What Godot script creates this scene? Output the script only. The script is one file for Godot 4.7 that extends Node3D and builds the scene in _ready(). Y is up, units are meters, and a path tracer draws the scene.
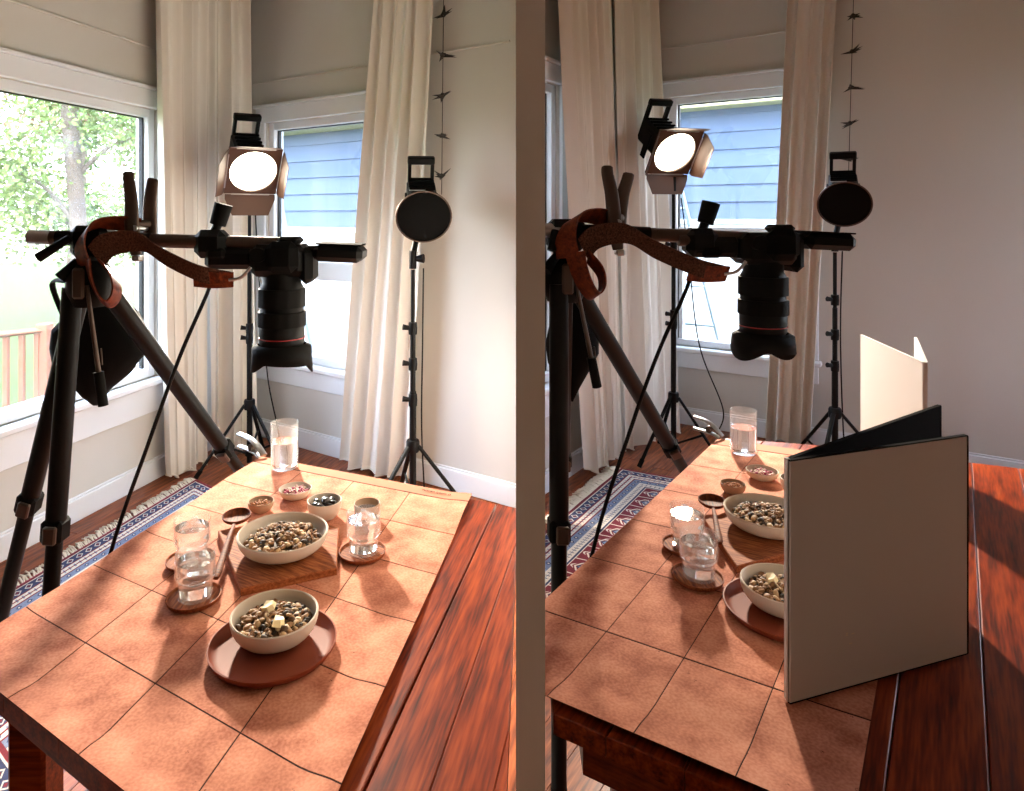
extends Node3D

# Two dining corners of one daylit house, either side of a partition, each set for an overhead food shoot.
# Plan coordinates are (x, depth) in metres: depth runs away from the camera, so z = -depth.

var M := {}
var W := {}
var names := {}
var rng := RandomNumberGenerator.new()

# ---------------------------------------------------------------- small helpers
func v(x: float, y: float, d: float) -> Vector3:
	return Vector3(x, y, -d)

func numbered(called: String) -> String:
	if not names.has(called):
		names[called] = 0
		return called
	names[called] += 1
	return "%s_%03d" % [called, names[called]]

func thing(called: String, label: String, category: String, at := Vector3.ZERO, group := "", basis := Basis()) -> Node3D:
	var o := Node3D.new()
	o.name = numbered(called)
	add_child(o)
	o.transform = Transform3D(basis, at)
	W[o] = o.transform
	meta(o, label, category, group)
	return o

func meta(o: Node, label: String, category: String, group := "") -> void:
	o.set_meta("label", label)
	o.set_meta("category", category)
	if group != "":
		o.set_meta("group", group)

func obj(called: String, mesh: Mesh, material: Material, parent: Node3D = null, at := Transform3D()) -> MeshInstance3D:
	var o := MeshInstance3D.new()
	o.mesh = mesh
	o.material_override = material
	o.cast_shadow = GeometryInstance3D.SHADOW_CASTING_SETTING_ON
	if parent == null:
		o.name = numbered(called)
		add_child(o)
		o.transform = at
	else:
		o.name = called
		parent.add_child(o, true)
		o.transform = W[parent].affine_inverse() * at
	W[o] = at
	return o

func struct_(called: String, mesh: Mesh, material: Material) -> MeshInstance3D:
	var o := obj(called, mesh, material)
	o.set_meta("kind", "structure")
	return o

func struct_node(called: String, at := Transform3D()) -> Node3D:
	var o := Node3D.new()
	o.name = numbered(called)
	add_child(o)
	o.transform = at
	o.set_meta("kind", "structure")
	W[o] = at
	return o

func at_pos(p: Vector3) -> Transform3D:
	return Transform3D(Basis(), p)

# ---------------------------------------------------------------- meshes
func new_st() -> SurfaceTool:
	var st := SurfaceTool.new()
	st.begin(Mesh.PRIMITIVE_TRIANGLES)
	return st

func done(st: SurfaceTool) -> ArrayMesh:
	st.generate_normals()
	return st.commit()

func tri(st: SurfaceTool, a: Vector3, b: Vector3, c: Vector3) -> void:
	st.add_vertex(a); st.add_vertex(b); st.add_vertex(c)

func quad(st: SurfaceTool, a: Vector3, b: Vector3, c: Vector3, d: Vector3) -> void:
	tri(st, a, b, c); tri(st, a, c, d)

func face_out(st: SurfaceTool, pts: Array, centre: Vector3) -> void:
	var n: Vector3 = (pts[2] - pts[0]).cross(pts[1] - pts[0])
	var flip: bool = n.dot(pts[0] - centre) < 0.0
	for i in range(1, pts.size() - 1):
		if flip:
			tri(st, pts[0], pts[i + 1], pts[i])
		else:
			tri(st, pts[0], pts[i], pts[i + 1])

func add_box(st: SurfaceTool, lo: Vector3, hi: Vector3, b := 0.0, x := Transform3D()) -> void:
	st.set_smooth_group(-1)
	var c := x * ((lo + hi) * 0.5)
	var h := (hi - lo) * 0.5
	var m := (lo + hi) * 0.5
	b = minf(b, 0.49 * minf(h.x * 2, minf(h.y * 2, h.z * 2)))
	if b <= 0.0:
		for ax in 3:
			for s in [-1.0, 1.0]:
				var p: Array = []
				for q in [[-1, -1], [1, -1], [1, 1], [-1, 1]]:
					var w := Vector3()
					w[ax] = s * h[ax]
					w[(ax + 1) % 3] = q[0] * h[(ax + 1) % 3]
					w[(ax + 2) % 3] = q[1] * h[(ax + 2) % 3]
					p.append(x * (m + w))
				face_out(st, p, c)
		return
	var i := h - Vector3(b, b, b)
	for ax in 3:
		var b1 := (ax + 1) % 3
		var b2 := (ax + 2) % 3
		for s in [-1.0, 1.0]:
			var p: Array = []
			for q in [[-1, -1], [1, -1], [1, 1], [-1, 1]]:
				var w := Vector3()
				w[ax] = s * h[ax]; w[b1] = q[0] * i[b1]; w[b2] = q[1] * i[b2]
				p.append(x * (m + w))
			face_out(st, p, c)
			for t in [-1.0, 1.0]:
				var e: Array = []
				for k in [[0, -1], [0, 1], [1, 1], [1, -1]]:
					var w2 := Vector3()
					w2[ax] = k[1] * i[ax]
					w2[b1] = s * (h[b1] if k[0] == 0 else i[b1])
					w2[b2] = t * (i[b2] if k[0] == 0 else h[b2])
					e.append(x * (m + w2))
				face_out(st, e, c)
	for sx in [-1.0, 1.0]:
		for sy in [-1.0, 1.0]:
			for sz in [-1.0, 1.0]:
				face_out(st, [x * (m + Vector3(sx * h.x, sy * i.y, sz * i.z)), x * (m + Vector3(sx * i.x, sy * h.y, sz * i.z)), x * (m + Vector3(sx * i.x, sy * i.y, sz * h.z))], c)

func box(lo: Vector3, hi: Vector3, b := 0.0) -> ArrayMesh:
	var st := new_st()
	add_box(st, lo, hi, b)
	return done(st)

func boxc(size: Vector3, b := 0.0) -> ArrayMesh:
	return box(-size * 0.5, size * 0.5, b)

# profile of (radius, height), upwards outside then downwards inside; ribs: [count, depth, from, to]
func add_lathe(st: SurfaceTool, prof: Array, segs: int, x := Transform3D(), ribs: Array = []) -> void:
	var g := 100
	for j in range(prof.size() - 1):
		if j > 0:
			var d0: Vector2 = (prof[j] - prof[j - 1]).normalized()
			var d1: Vector2 = (prof[j + 1] - prof[j]).normalized()
			if d0.dot(d1) < 0.74:
				g += 1
		st.set_smooth_group(g)
		for k in segs:
			var p: Array = []
			for q in [[j, k + 1], [j + 1, k + 1], [j + 1, k], [j, k]]:
				var a: float = TAU * (q[1] % segs) / segs
				var r: float = prof[q[0]].x
				var y: float = prof[q[0]].y
				if ribs.size() > 0 and y > ribs[2] and y < ribs[3] and q[0] < ribs[4]:
					r += ribs[1] * (0.5 + 0.5 * cos(a * ribs[0]))
				p.append(x * Vector3(r * cos(a), y, r * sin(a)))
			if prof[j + 1].x < 1e-6:
				tri(st, p[0], p[1], p[3])
			elif prof[j].x < 1e-6:
				tri(st, p[0], p[1], p[2])
			else:
				quad(st, p[0], p[1], p[2], p[3])

func lathe(prof: Array, segs := 32, ribs: Array = []) -> ArrayMesh:
	var st := new_st()
	add_lathe(st, prof, segs, Transform3D(), ribs)
	return done(st)

# tube through points; radius a number or one per point; flat: (width, thickness) factors
func add_tube(st: SurfaceTool, pts: Array, radius, segs := 10, up := Vector3.UP, flat := Vector2.ONE) -> void:
	var n := pts.size()
	var rings: Array = []
	var side := Vector3()
	for i in n:
		var t: Vector3 = (pts[mini(i + 1, n - 1)] - pts[maxi(i - 1, 0)]).normalized()
		if i == 0:
			side = up.cross(t)
			if side.length() < 0.05:
				side = Vector3.RIGHT.cross(t)
			side = side.normalized()
		else:
			side = (side - t * side.dot(t)).normalized()
		var nn := t.cross(side)
		var r: float = radius[i] if radius is Array else radius
		var ring: Array = []
		for k in segs:
			var a := TAU * k / segs
			ring.append(pts[i] + side * (cos(a) * r * flat.x) + nn * (sin(a) * r * flat.y))
		rings.append(ring)
	st.set_smooth_group(1)
	for i in n - 1:
		for k in segs:
			var l := (k + 1) % segs
			quad(st, rings[i][k], rings[i][l], rings[i + 1][l], rings[i + 1][k])
	st.set_smooth_group(-1)
	for e in [0, n - 1]:
		for k in range(1, segs - 1):
			if e == 0:
				tri(st, rings[e][0], rings[e][k + 1], rings[e][k])
			else:
				tri(st, rings[e][0], rings[e][k], rings[e][k + 1])

func tube(pts: Array, radius, segs := 10, up := Vector3.UP, flat := Vector2.ONE) -> ArrayMesh:
	var st := new_st()
	add_tube(st, pts, radius, segs, up, flat)
	return done(st)

func smooth(pts: Array, n := 8) -> Array:
	var c := Curve3D.new()
	for i in pts.size():
		var t: Vector3 = (pts[mini(i + 1, pts.size() - 1)] - pts[maxi(i - 1, 0)]) / 6.0
		c.add_point(pts[i], -t, t)
	var out: Array = []
	for i in (pts.size() - 1) * n + 1:
		out.append(c.samplef(float(i) / n))
	return out

# upright prism over a plan polygon given in local (x, z)
func prism(poly: PackedVector2Array, y0: float, y1: float, bevel := 0.0) -> ArrayMesh:
	var st := new_st()
	st.set_smooth_group(-1)
	if Geometry2D.is_polygon_clockwise(poly):
		poly.reverse()
	var top := poly
	if bevel > 0.0:
		var ins := Geometry2D.offset_polygon(poly, -bevel, Geometry2D.JOIN_MITER)
		if ins.size() == 1 and ins[0].size() == poly.size():
			var near := 0
			for i in poly.size():
				if ins[0][i].distance_to(poly[0]) < ins[0][near].distance_to(poly[0]):
					near = i
			var t2 := PackedVector2Array()
			for i in poly.size():
				t2.append(ins[0][(near + i) % poly.size()])
			top = t2
			if Geometry2D.is_polygon_clockwise(top):
				top = poly
	var ids := Geometry2D.triangulate_polygon(top)
	for i in range(0, ids.size(), 3):
		var a := top[ids[i]]; var b := top[ids[i + 1]]; var c := top[ids[i + 2]]
		if (b - a).cross(c - a) < 0:
			var w := b; b = c; c = w
		tri(st, Vector3(a.x, y1, a.y), Vector3(b.x, y1, b.y), Vector3(c.x, y1, c.y))
	ids = Geometry2D.triangulate_polygon(poly)
	for i in range(0, ids.size(), 3):
		var a := poly[ids[i]]; var b := poly[ids[i + 1]]; var c := poly[ids[i + 2]]
		if (b - a).cross(c - a) > 0:
			var w := b; b = c; c = w
		tri(st, Vector3(a.x, y0, a.y), Vector3(b.x, y0, b.y), Vector3(c.x, y0, c.y))
	var ym := y1 - bevel if top != poly else y1
	for i in poly.size():
		var k := (i + 1) % poly.size()
		quad(st, Vector3(poly[i].x, y0, poly[i].y), Vector3(poly[i].x, ym, poly[i].y), Vector3(poly[k].x, ym, poly[k].y), Vector3(poly[k].x, y0, poly[k].y))
		if top != poly:
			quad(st, Vector3(poly[i].x, ym, poly[i].y), Vector3(top[i].x, y1, top[i].y), Vector3(top[k].x, y1, top[k].y), Vector3(poly[k].x, ym, poly[k].y))
	return done(st)

# extruded outline in local (x, y), depth along z
func plate(poly: PackedVector2Array, z0: float, z1: float) -> ArrayMesh:
	var st := new_st()
	st.set_smooth_group(-1)
	var c := Vector3()
	var ids := Geometry2D.triangulate_polygon(poly)
	for z in [z0, z1]:
		for i in range(0, ids.size(), 3):
			tri(st, Vector3(poly[ids[i]].x, poly[ids[i]].y, z), Vector3(poly[ids[i + 1]].x, poly[ids[i + 1]].y, z), Vector3(poly[ids[i + 2]].x, poly[ids[i + 2]].y, z))
	for i in poly.size():
		var k := (i + 1) % poly.size()
		quad(st, Vector3(poly[i].x, poly[i].y, z0), Vector3(poly[i].x, poly[i].y, z1), Vector3(poly[k].x, poly[k].y, z1), Vector3(poly[k].x, poly[k].y, z0))
	return done(st)

# a plank over a plan polygon in (x, depth); its own x axis runs along `along` so that the grain does too
func plank(called: String, poly: PackedVector2Array, y0: float, y1: float, along: Vector2, material: Material, parent: Node3D, bevel := 0.0) -> MeshInstance3D:
	var c := Vector2()
	for p in poly:
		c += p
	c /= poly.size()
	var ux := Vector3(along.x, 0, -along.y).normalized()
	var b := Basis(ux, Vector3.UP, ux.cross(Vector3.UP))
	var x := Transform3D(b, v(c.x, 0, c.y))
	var inv := x.affine_inverse()
	var loc := PackedVector2Array()
	for p in poly:
		var q := inv * v(p.x, 0, p.y)
		loc.append(Vector2(q.x, q.z))
	return obj(called, prism(loc, y0, y1, bevel), material, parent, x)

# ---------------------------------------------------------------- materials
func mat(c: Color, rough := 0.6, metal := 0.0) -> StandardMaterial3D:
	var m := StandardMaterial3D.new()
	m.albedo_color = c
	m.roughness = rough
	m.metallic = metal
	return m

func dark(c: Color, rough: float) -> StandardMaterial3D:
	var m := mat(c, rough)
	m.metallic_specular = 0.28
	return m

func seamless(seed_: int, freq: float, w := 256, oct := 4) -> Image:
	var n := FastNoiseLite.new()
	n.seed = seed_
	n.noise_type = FastNoiseLite.TYPE_SIMPLEX_SMOOTH
	n.frequency = freq
	n.fractal_octaves = oct
	var i := n.get_seamless_image(w, w)
	i.convert(Image.FORMAT_L8)
	return i

func toned(a: Image, b: Image, mix_b: float, ramp: Gradient) -> Image:
	var w := a.get_width()
	var out := Image.create(w, a.get_height(), false, Image.FORMAT_RGB8)
	for y in a.get_height():
		for x in w:
			var t := a.get_pixel(x, y).r * (1.0 - mix_b) + b.get_pixel(x, y).r * mix_b
			out.set_pixel(x, y, ramp.sample(t))
	return out

func ramp(cols: Array) -> Gradient:
	var g := Gradient.new()
	g.offsets = PackedFloat32Array()
	g.colors = PackedColorArray()
	var o := PackedFloat32Array()
	var c := PackedColorArray()
	for p in cols:
		o.append(p[0]); c.append(p[1])
	g.offsets = o
	g.colors = c
	return g

func tex_mat(img: Image, scale: Vector3, rough: float, offset := Vector3.ZERO, world := false) -> StandardMaterial3D:
	var m := StandardMaterial3D.new()
	m.albedo_texture = ImageTexture.create_from_image(img)
	m.uv1_triplanar = true
	m.uv1_world_triplanar = world
	m.uv1_scale = scale
	m.uv1_offset = offset
	m.roughness = rough
	m.metallic_specular = 0.3
	return m

func wood_image(seed_: int, cols: Array) -> Image:
	var a := seamless(seed_, 0.035, 256, 4)
	var b := seamless(seed_ + 7, 0.12, 256, 3)
	var i := toned(a, b, 0.4, ramp(cols))
	i.resize(2048, 256, Image.INTERPOLATE_BILINEAR)
	return i

func make_materials() -> void:
	M.wall = mat(Color(0.80, 0.785, 0.755), 0.85)
	M.dimming_taupe = mat(Color(0.52, 0.44, 0.38), 0.85)  # dark tone added on the unseen wall to dim bounce onto the board
	M.trim = mat(Color(0.88, 0.89, 0.90), 0.45)
	M.ceiling = mat(Color(0.86, 0.86, 0.85), 0.9)
	M.gasket = mat(Color(0.05, 0.05, 0.05), 0.6)
	M.partition = mat(Color(0.96, 0.95, 0.92), 0.8)
	M.black = dark(Color(0.03, 0.03, 0.032), 0.5)
	M.black_matte = dark(Color(0.02, 0.02, 0.021), 0.9)
	M.black_rubber = dark(Color(0.025, 0.025, 0.025), 0.75)
	M.nylon = dark(Color(0.035, 0.035, 0.04), 0.9)
	M.silver = mat(Color(0.72, 0.72, 0.72), 0.28, 1.0)
	M.dull_steel = mat(Color(0.33, 0.28, 0.25), 0.5, 0.8)
	M.barn = mat(Color(0.30, 0.19, 0.13), 0.5)  # black metal doors; the lamp's orange glow is put into this brown
	M.white_label = mat(Color(0.85, 0.85, 0.85), 0.5)
	M.red = mat(Color(0.6, 0.05, 0.04), 0.5)
	M.board_white = mat(Color(0.82, 0.80, 0.78), 0.7)
	M.board_black = dark(Color(0.05, 0.03, 0.025), 0.85)
	M.board_black.metallic_specular = 0.12
	M.cream_stone = dark(Color(0.80, 0.745, 0.68), 0.5)
	M.tan_stone = dark(Color(0.66, 0.56, 0.47), 0.5)
	M.terracotta_plate = dark(Color(0.50, 0.235, 0.15), 0.62)
	M.sauce = mat(Color(0.24, 0.13, 0.06), 0.25)
	M.leaf_rose = mat(Color(0.62, 0.16, 0.24), 0.6)
	M.fringe = mat(Color(0.88, 0.84, 0.76), 0.9)
	M.granola = mat(Color(1, 1, 1), 0.7)
	M.granola.vertex_color_use_as_albedo = true
	M.banana = mat(Color(0.93, 0.85, 0.66), 0.55)
	M.date = mat(Color(0.10, 0.055, 0.045), 0.3)
	M.cable = dark(Color(0.025, 0.025, 0.025), 0.6)
	M.wire = mat(Color(0.22, 0.21, 0.20), 0.5, 0.6)
	M.leather = tex_mat(toned(seamless(31, 0.03), seamless(32, 0.1), 0.4, ramp([[0.2, Color(0.20, 0.075, 0.03)], [0.55, Color(0.42, 0.17, 0.07)], [0.8, Color(0.55, 0.25, 0.11)]])), Vector3(6, 6, 6), 0.55)
	M.strap_weave = tex_mat(toned(seamless(33, 0.06), seamless(34, 0.14), 0.5, ramp([[0.3, Color(0.10, 0.05, 0.03)], [0.48, Color(0.24, 0.11, 0.06)], [0.56, Color(0.45, 0.33, 0.25)], [0.64, Color(0.22, 0.09, 0.05)]])), Vector3(9, 9, 9), 0.8)
	# cloth with a fine weave
	var weave := Image.create(64, 64, false, Image.FORMAT_RGB8)
	for y in 64:
		for x in 64:
			var k := 0.985 + 0.015 * sin(x * PI / 2.0) * cos(y * PI / 2.0)
			weave.set_pixel(x, y, Color(0.90 * k, 0.875 * k, 0.83 * k))
	M.curtain = tex_mat(weave, Vector3(14, 14, 14), 0.95)
	M.curtain.backlight = Color(0.30, 0.28, 0.25)
	M.curtain.cull_mode = BaseMaterial3D.CULL_DISABLED
	# timber
	var tbl := [[0.15, Color(0.21, 0.055, 0.016)], [0.42, Color(0.42, 0.14, 0.04)], [0.6, Color(0.52, 0.20, 0.062)], [0.85, Color(0.61, 0.27, 0.10)]]
	var im := wood_image(3, tbl)
	M.table = []
	for k in 4:
		M.table.append(tex_mat(im, Vector3(0.33, 4.6, 4.6), 0.36, Vector3(k * 0.27, k * 0.31, k * 0.23)))
	var flo := [[0.15, Color(0.26, 0.11, 0.05)], [0.45, Color(0.47, 0.235, 0.12)], [0.7, Color(0.58, 0.32, 0.175)], [0.9, Color(0.66, 0.40, 0.24)]]
	im = wood_image(11, flo)
	M.floor = []
	for k in 4:
		M.floor.append(tex_mat(im, Vector3(0.3, 4.0, 4.0), 0.38, Vector3(k * 0.21, k * 0.37, k * 0.29)))
	M.board = tex_mat(wood_image(17, [[0.2, Color(0.38, 0.18, 0.09)], [0.5, Color(0.58, 0.32, 0.17)], [0.8, Color(0.70, 0.44, 0.26)]]), Vector3(1.0, 14.0, 14.0), 0.75)
	M.coaster = tex_mat(wood_image(19, [[0.25, Color(0.30, 0.13, 0.06)], [0.5, Color(0.50, 0.25, 0.12)], [0.75, Color(0.62, 0.36, 0.19)]]), Vector3(1.4, 16.0, 16.0), 0.75)
	M.spoon = tex_mat(wood_image(23, [[0.25, Color(0.22, 0.10, 0.05)], [0.5, Color(0.40, 0.19, 0.09)], [0.8, Color(0.50, 0.26, 0.13)]]), Vector3(1.4, 14.0, 14.0), 0.7)  # dark wood, deepened to carry the shade inside the spoon bowl
	# clay
	var clay := [[0.2, Color(0.61, 0.345, 0.25)], [0.45, Color(0.73, 0.455, 0.345)], [0.6, Color(0.785, 0.51, 0.395)], [0.85, Color(0.84, 0.585, 0.47)]]
	var ca := seamless(41, 0.012, 512, 3)
	var cb := seamless(42, 0.16, 512, 4)
	var ci := toned(ca, cb, 0.42, ramp(clay))
	for k in 26:
		rng.seed = 500 + k
		var sx := rng.randi_range(3, 508)
		var sy := rng.randi_range(3, 508)
		for e in rng.randi_range(2, 6):
			ci.set_pixel(sx + rng.randi_range(-1, 2), sy + rng.randi_range(-1, 2), Color(0.36, 0.16, 0.10))
	M.tile = []
	for k in 3:
		M.tile.append(tex_mat(ci, Vector3(1.6, 1.6, 1.6), 0.85, Vector3(k * 0.31, 0, k * 0.43), true))
	M.mat_joint = dark(Color(0.22, 0.11, 0.075), 0.85)
	M.mat_border = dark(Color(0.66, 0.43, 0.33), 0.85)
	# panes, water
	M.pane = mat(Color(0.93, 0.97, 1.0, 0.06), 0.02)
	M.pane.transparency = BaseMaterial3D.TRANSPARENCY_ALPHA
	M.glass = mat(Color(1.0, 1.0, 1.0, 0.07), 0.02)
	M.glass.transparency = BaseMaterial3D.TRANSPARENCY_ALPHA
	M.water = mat(Color(1.0, 1.0, 1.0, 0.0), 0.0)
	M.water.refraction_enabled = true
	M.water.refraction_scale = 0.033
	M.ice = mat(Color(1.0, 1.0, 1.0, 0.16), 0.03)
	M.ice.transparency = BaseMaterial3D.TRANSPARENCY_ALPHA
	M.lamp_glow = mat(Color(1, 0.97, 0.9), 0.3)
	M.lamp_glow.emission_enabled = true
	M.lamp_glow.emission = Color(1.0, 0.94, 0.84)
	M.lamp_glow.emission_energy_multiplier = LAMP_GLOW
	# outside
	M.bark = tex_mat(toned(seamless(51, 0.05), seamless(52, 0.15), 0.5, ramp([[0.2, Color(0.30, 0.25, 0.21)], [0.6, Color(0.46, 0.41, 0.37)], [0.9, Color(0.55, 0.50, 0.45)]])), Vector3(3, 1, 3), 0.9)
	M.foliage = mat(Color(1, 1, 1), 0.7)
	M.foliage.vertex_color_use_as_albedo = true
	M.foliage.backlight = Color(0.6, 0.6, 0.6)
	M.foliage.cull_mode = BaseMaterial3D.CULL_DISABLED
	M.lawn = tex_mat(toned(seamless(61, 0.03), seamless(62, 0.15), 0.5, ramp([[0.2, Color(0.15, 0.23, 0.06)], [0.7, Color(0.27, 0.34, 0.11)]])), Vector3(0.7, 0.7, 0.7), 0.95, Vector3.ZERO, true)
	M.cedar = mat(Color(0.55, 0.33, 0.22), 0.7)
	M.siding = mat(Color(0.27, 0.34, 0.44), 0.7)
	M.house_white = mat(Color(0.75, 0.76, 0.77), 0.7)
	M.eave = mat(Color(0.70, 0.66, 0.50), 0.7)
	M.ladder = mat(Color(0.55, 0.60, 0.66), 0.4, 0.7)

# ---------------------------------------------------------------- light and camera settings
const LAMP_GLOW := 6.0
const SPOT_ENERGY := 20.0
const SKY_ENERGY := 2.9
const SUN_ENERGY := 1.7
const EXPOSURE := 1.62

const LIT_L := Vector3(-1.173, 1.806, -3.95)
const LIT_R := Vector3(1.353, 1.939, -4.20)

func set_camera_and_sky() -> void:
	var cam := Camera3D.new()
	cam.name = "view_camera"
	cam.position = Vector3(0, 1.55, 0)
	cam.projection = Camera3D.PROJECTION_FRUSTUM
	cam.near = 0.05
	cam.far = 200.0
	cam.size = 791.0 / 680.0 * cam.near
	cam.frustum_offset = Vector2((512.0 - 455.0) / 680.0, -(395.5 - 215.0) / 680.0) * cam.near
	add_child(cam)
	cam.current = true
	var env := Environment.new()
	env.background_mode = Environment.BG_SKY
	var sm := ProceduralSkyMaterial.new()
	sm.sky_top_color = Color(0.80, 0.88, 1.0)
	sm.sky_horizon_color = Color(0.96, 0.98, 1.0)
	sm.ground_bottom_color = Color(0.40, 0.42, 0.36)
	sm.ground_horizon_color = Color(0.75, 0.77, 0.74)
	sm.sky_energy_multiplier = SKY_ENERGY
	sm.ground_energy_multiplier = SKY_ENERGY
	var sky := Sky.new()
	sky.sky_material = sm
	env.sky = sky
	env.ambient_light_source = Environment.AMBIENT_SOURCE_DISABLED
	env.tonemap_mode = Environment.TONE_MAPPER_LINEAR
	env.tonemap_exposure = EXPOSURE
	env.sdfgi_enabled = true
	env.ssao_enabled = true
	env.ssil_enabled = true
	var we := WorldEnvironment.new()
	we.name = "environment"
	we.environment = env
	add_child(we)
	var sun := DirectionalLight3D.new()
	sun.name = "sun"
	sun.light_energy = SUN_ENERGY
	sun.light_color = Color(1.0, 0.96, 0.90)
	sun.light_angular_distance = 1.0
	sun.shadow_enabled = true
	sun.transform = Transform3D(Basis.looking_at(Vector3(0.05, -0.85, -0.52).normalized(), Vector3.UP), Vector3(0, 8, 0))
	add_child(sun)

# ---------------------------------------------------------------- the house
const P0 := Vector2(-3.341, -1.5)
const P1 := Vector2(-1.511, 4.88)
const P2 := Vector2(0.350, 3.588)
const P3 := Vector2(1.505, 5.19)
const P4 := Vector2(4.2, 3.312)
const P5 := Vector2(4.2, -1.5)
const CEIL := 3.4
const THICK := 0.14

func wall_frame(a: Vector2, b: Vector2) -> Transform3D:
	var ux := (v(b.x, 0, b.y) - v(a.x, 0, a.y)).normalized()
	return Transform3D(Basis(ux, Vector3.UP, ux.cross(Vector3.UP)), v(a.x, 0, a.y))

# openings: [from, to, bottom, top] along the wall
func wall(called: String, a: Vector2, b: Vector2, openings: Array, ext0 := 0.0, ext1 := 0.0, paint: Material = null) -> Node3D:
	var f := wall_frame(a, b)
	var n := (b - a).length()
	var st := new_st()
	var s := -ext0
	for o in openings:
		add_box(st, Vector3(s, 0, -THICK), Vector3(o[0], CEIL, 0))
		add_box(st, Vector3(o[0], 0, -THICK), Vector3(o[1], o[2], 0))
		add_box(st, Vector3(o[0], o[3], -THICK), Vector3(o[1], CEIL, 0))
		s = o[1]
	add_box(st, Vector3(s, 0, -THICK), Vector3(n + ext1, CEIL, 0))
	var w := obj(called, done(st), M.wall if paint == null else paint, null, f)
	w.set_meta("kind", "structure")
	return w

func board_(called: String, parent: Node3D, f: Transform3D, lo: Vector3, hi: Vector3, m: Material, b := 0.004) -> void:
	var c := (lo + hi) * 0.5
	obj(called, boxc(hi - lo, b), m, parent, f * at_pos(c))

func baseboard(called: String, a: Vector2, b: Vector2, s0: float, s1: float) -> void:
	var f := wall_frame(a, b)
	var st := new_st()
	add_box(st, Vector3(s0, 0.0, 0.001), Vector3(s1, 0.115, 0.018), 0.004)
	add_box(st, Vector3(s0, 0.115, 0.001), Vector3(s1, 0.128, 0.011), 0.003)
	var o := obj(called, done(st), M.trim, null, f)
	o.set_meta("kind", "structure")

# o: glass opening [s0, s1, y0, y1]; rail: [y0, y1] of a meeting rail or []
func window(called: String, a: Vector2, b: Vector2, o: Array, casing: float, apron: float, rail: Array) -> void:
	var f := wall_frame(a, b)
	var w := struct_node(called, f)
	var s0: float = o[0]; var s1: float = o[1]; var y0: float = o[2]; var y1: float = o[3]
	# casing boards on the room side
	board_("side_casing", w, f, Vector3(s0 - casing, y0, 0.0), Vector3(s0, y1, 0.022), M.trim)
	board_("side_casing", w, f, Vector3(s1, y0, 0.0), Vector3(s1 + casing, y1, 0.022), M.trim)
	board_("head_casing", w, f, Vector3(s0 - casing, y1, 0.0), Vector3(s1 + casing, y1 + 0.105, 0.026), M.trim)
	board_("head_cap", w, f, Vector3(s0 - casing - 0.012, y1 + 0.105, 0.0), Vector3(s1 + casing + 0.012, y1 + 0.125, 0.04), M.trim)
	board_("sill", w, f, Vector3(s0 - casing - 0.02, y0 - 0.035, -0.03), Vector3(s1 + casing + 0.02, y0, 0.06), M.trim, 0.008)
	board_("apron", w, f, Vector3(s0 - casing, y0 - 0.035 - apron, 0.0), Vector3(s1 + casing, y0 - 0.035, 0.02), M.trim)
	# frame set in the opening
	var fr := 0.05
	for q in [[s0, s0 + fr, y0, y1], [s1 - fr, s1, y0, y1], [s0 + fr, s1 - fr, y1 - fr, y1], [s0 + fr, s1 - fr, y0, y0 + fr]]:
		board_("frame_bar", w, f, Vector3(q[0], q[2], -0.11), Vector3(q[1], q[3], -0.02), M.trim)
	var g := 0.010
	for q in [[s0 + fr, s0 + fr + g, y0 + fr, y1 - fr], [s1 - fr - g, s1 - fr, y0 + fr, y1 - fr], [s0 + fr, s1 - fr, y1 - fr - g * 0.6, y1 - fr]]:
		board_("gasket", w, f, Vector3(q[0], q[2], -0.082), Vector3(q[1], q[3], -0.055), M.gasket, 0.0)
	if rail.size() > 0:
		board_("meeting_rail", w, f, Vector3(s0 + fr + g, rail[0], -0.095), Vector3(s1 - fr - g, rail[1], -0.035), M.trim)
		board_("pane", w, f, Vector3(s0 + fr + g, rail[1], -0.072), Vector3(s1 - fr - g, y1 - fr - g, -0.067), M.pane, 0.0)
		board_("sash_bar", w, f, Vector3(s0 + fr + g, y0 + fr, -0.095), Vector3(s0 + fr + g + 0.03, rail[0], -0.035), M.trim)
		board_("sash_bar", w, f, Vector3(s1 - fr - g - 0.03, y0 + fr, -0.095), Vector3(s1 - fr - g, rail[0], -0.035), M.trim)
		board_("pane", w, f, Vector3(s0 + fr + g + 0.03, y0 + fr, -0.062), Vector3(s1 - fr - g - 0.03, rail[0], -0.057), M.pane, 0.0)
	else:
		board_("pane", w, f, Vector3(s0 + fr + g, y0 + fr, -0.072), Vector3(s1 - fr - g, y1 - fr - g * 0.6, -0.067), M.pane, 0.0)

func seam_batten(called: String, a: Vector2, b: Vector2, s0: float, s1: float, y: float) -> void:
	var f := wall_frame(a, b)
	var st := new_st()
	add_box(st, Vector3(s0, y, 0.0005), Vector3(s1, y + 0.012, 0.012), 0.003)
	var o := obj(called, done(st), M.wall, null, f)
	o.set_meta("kind", "structure")

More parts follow.
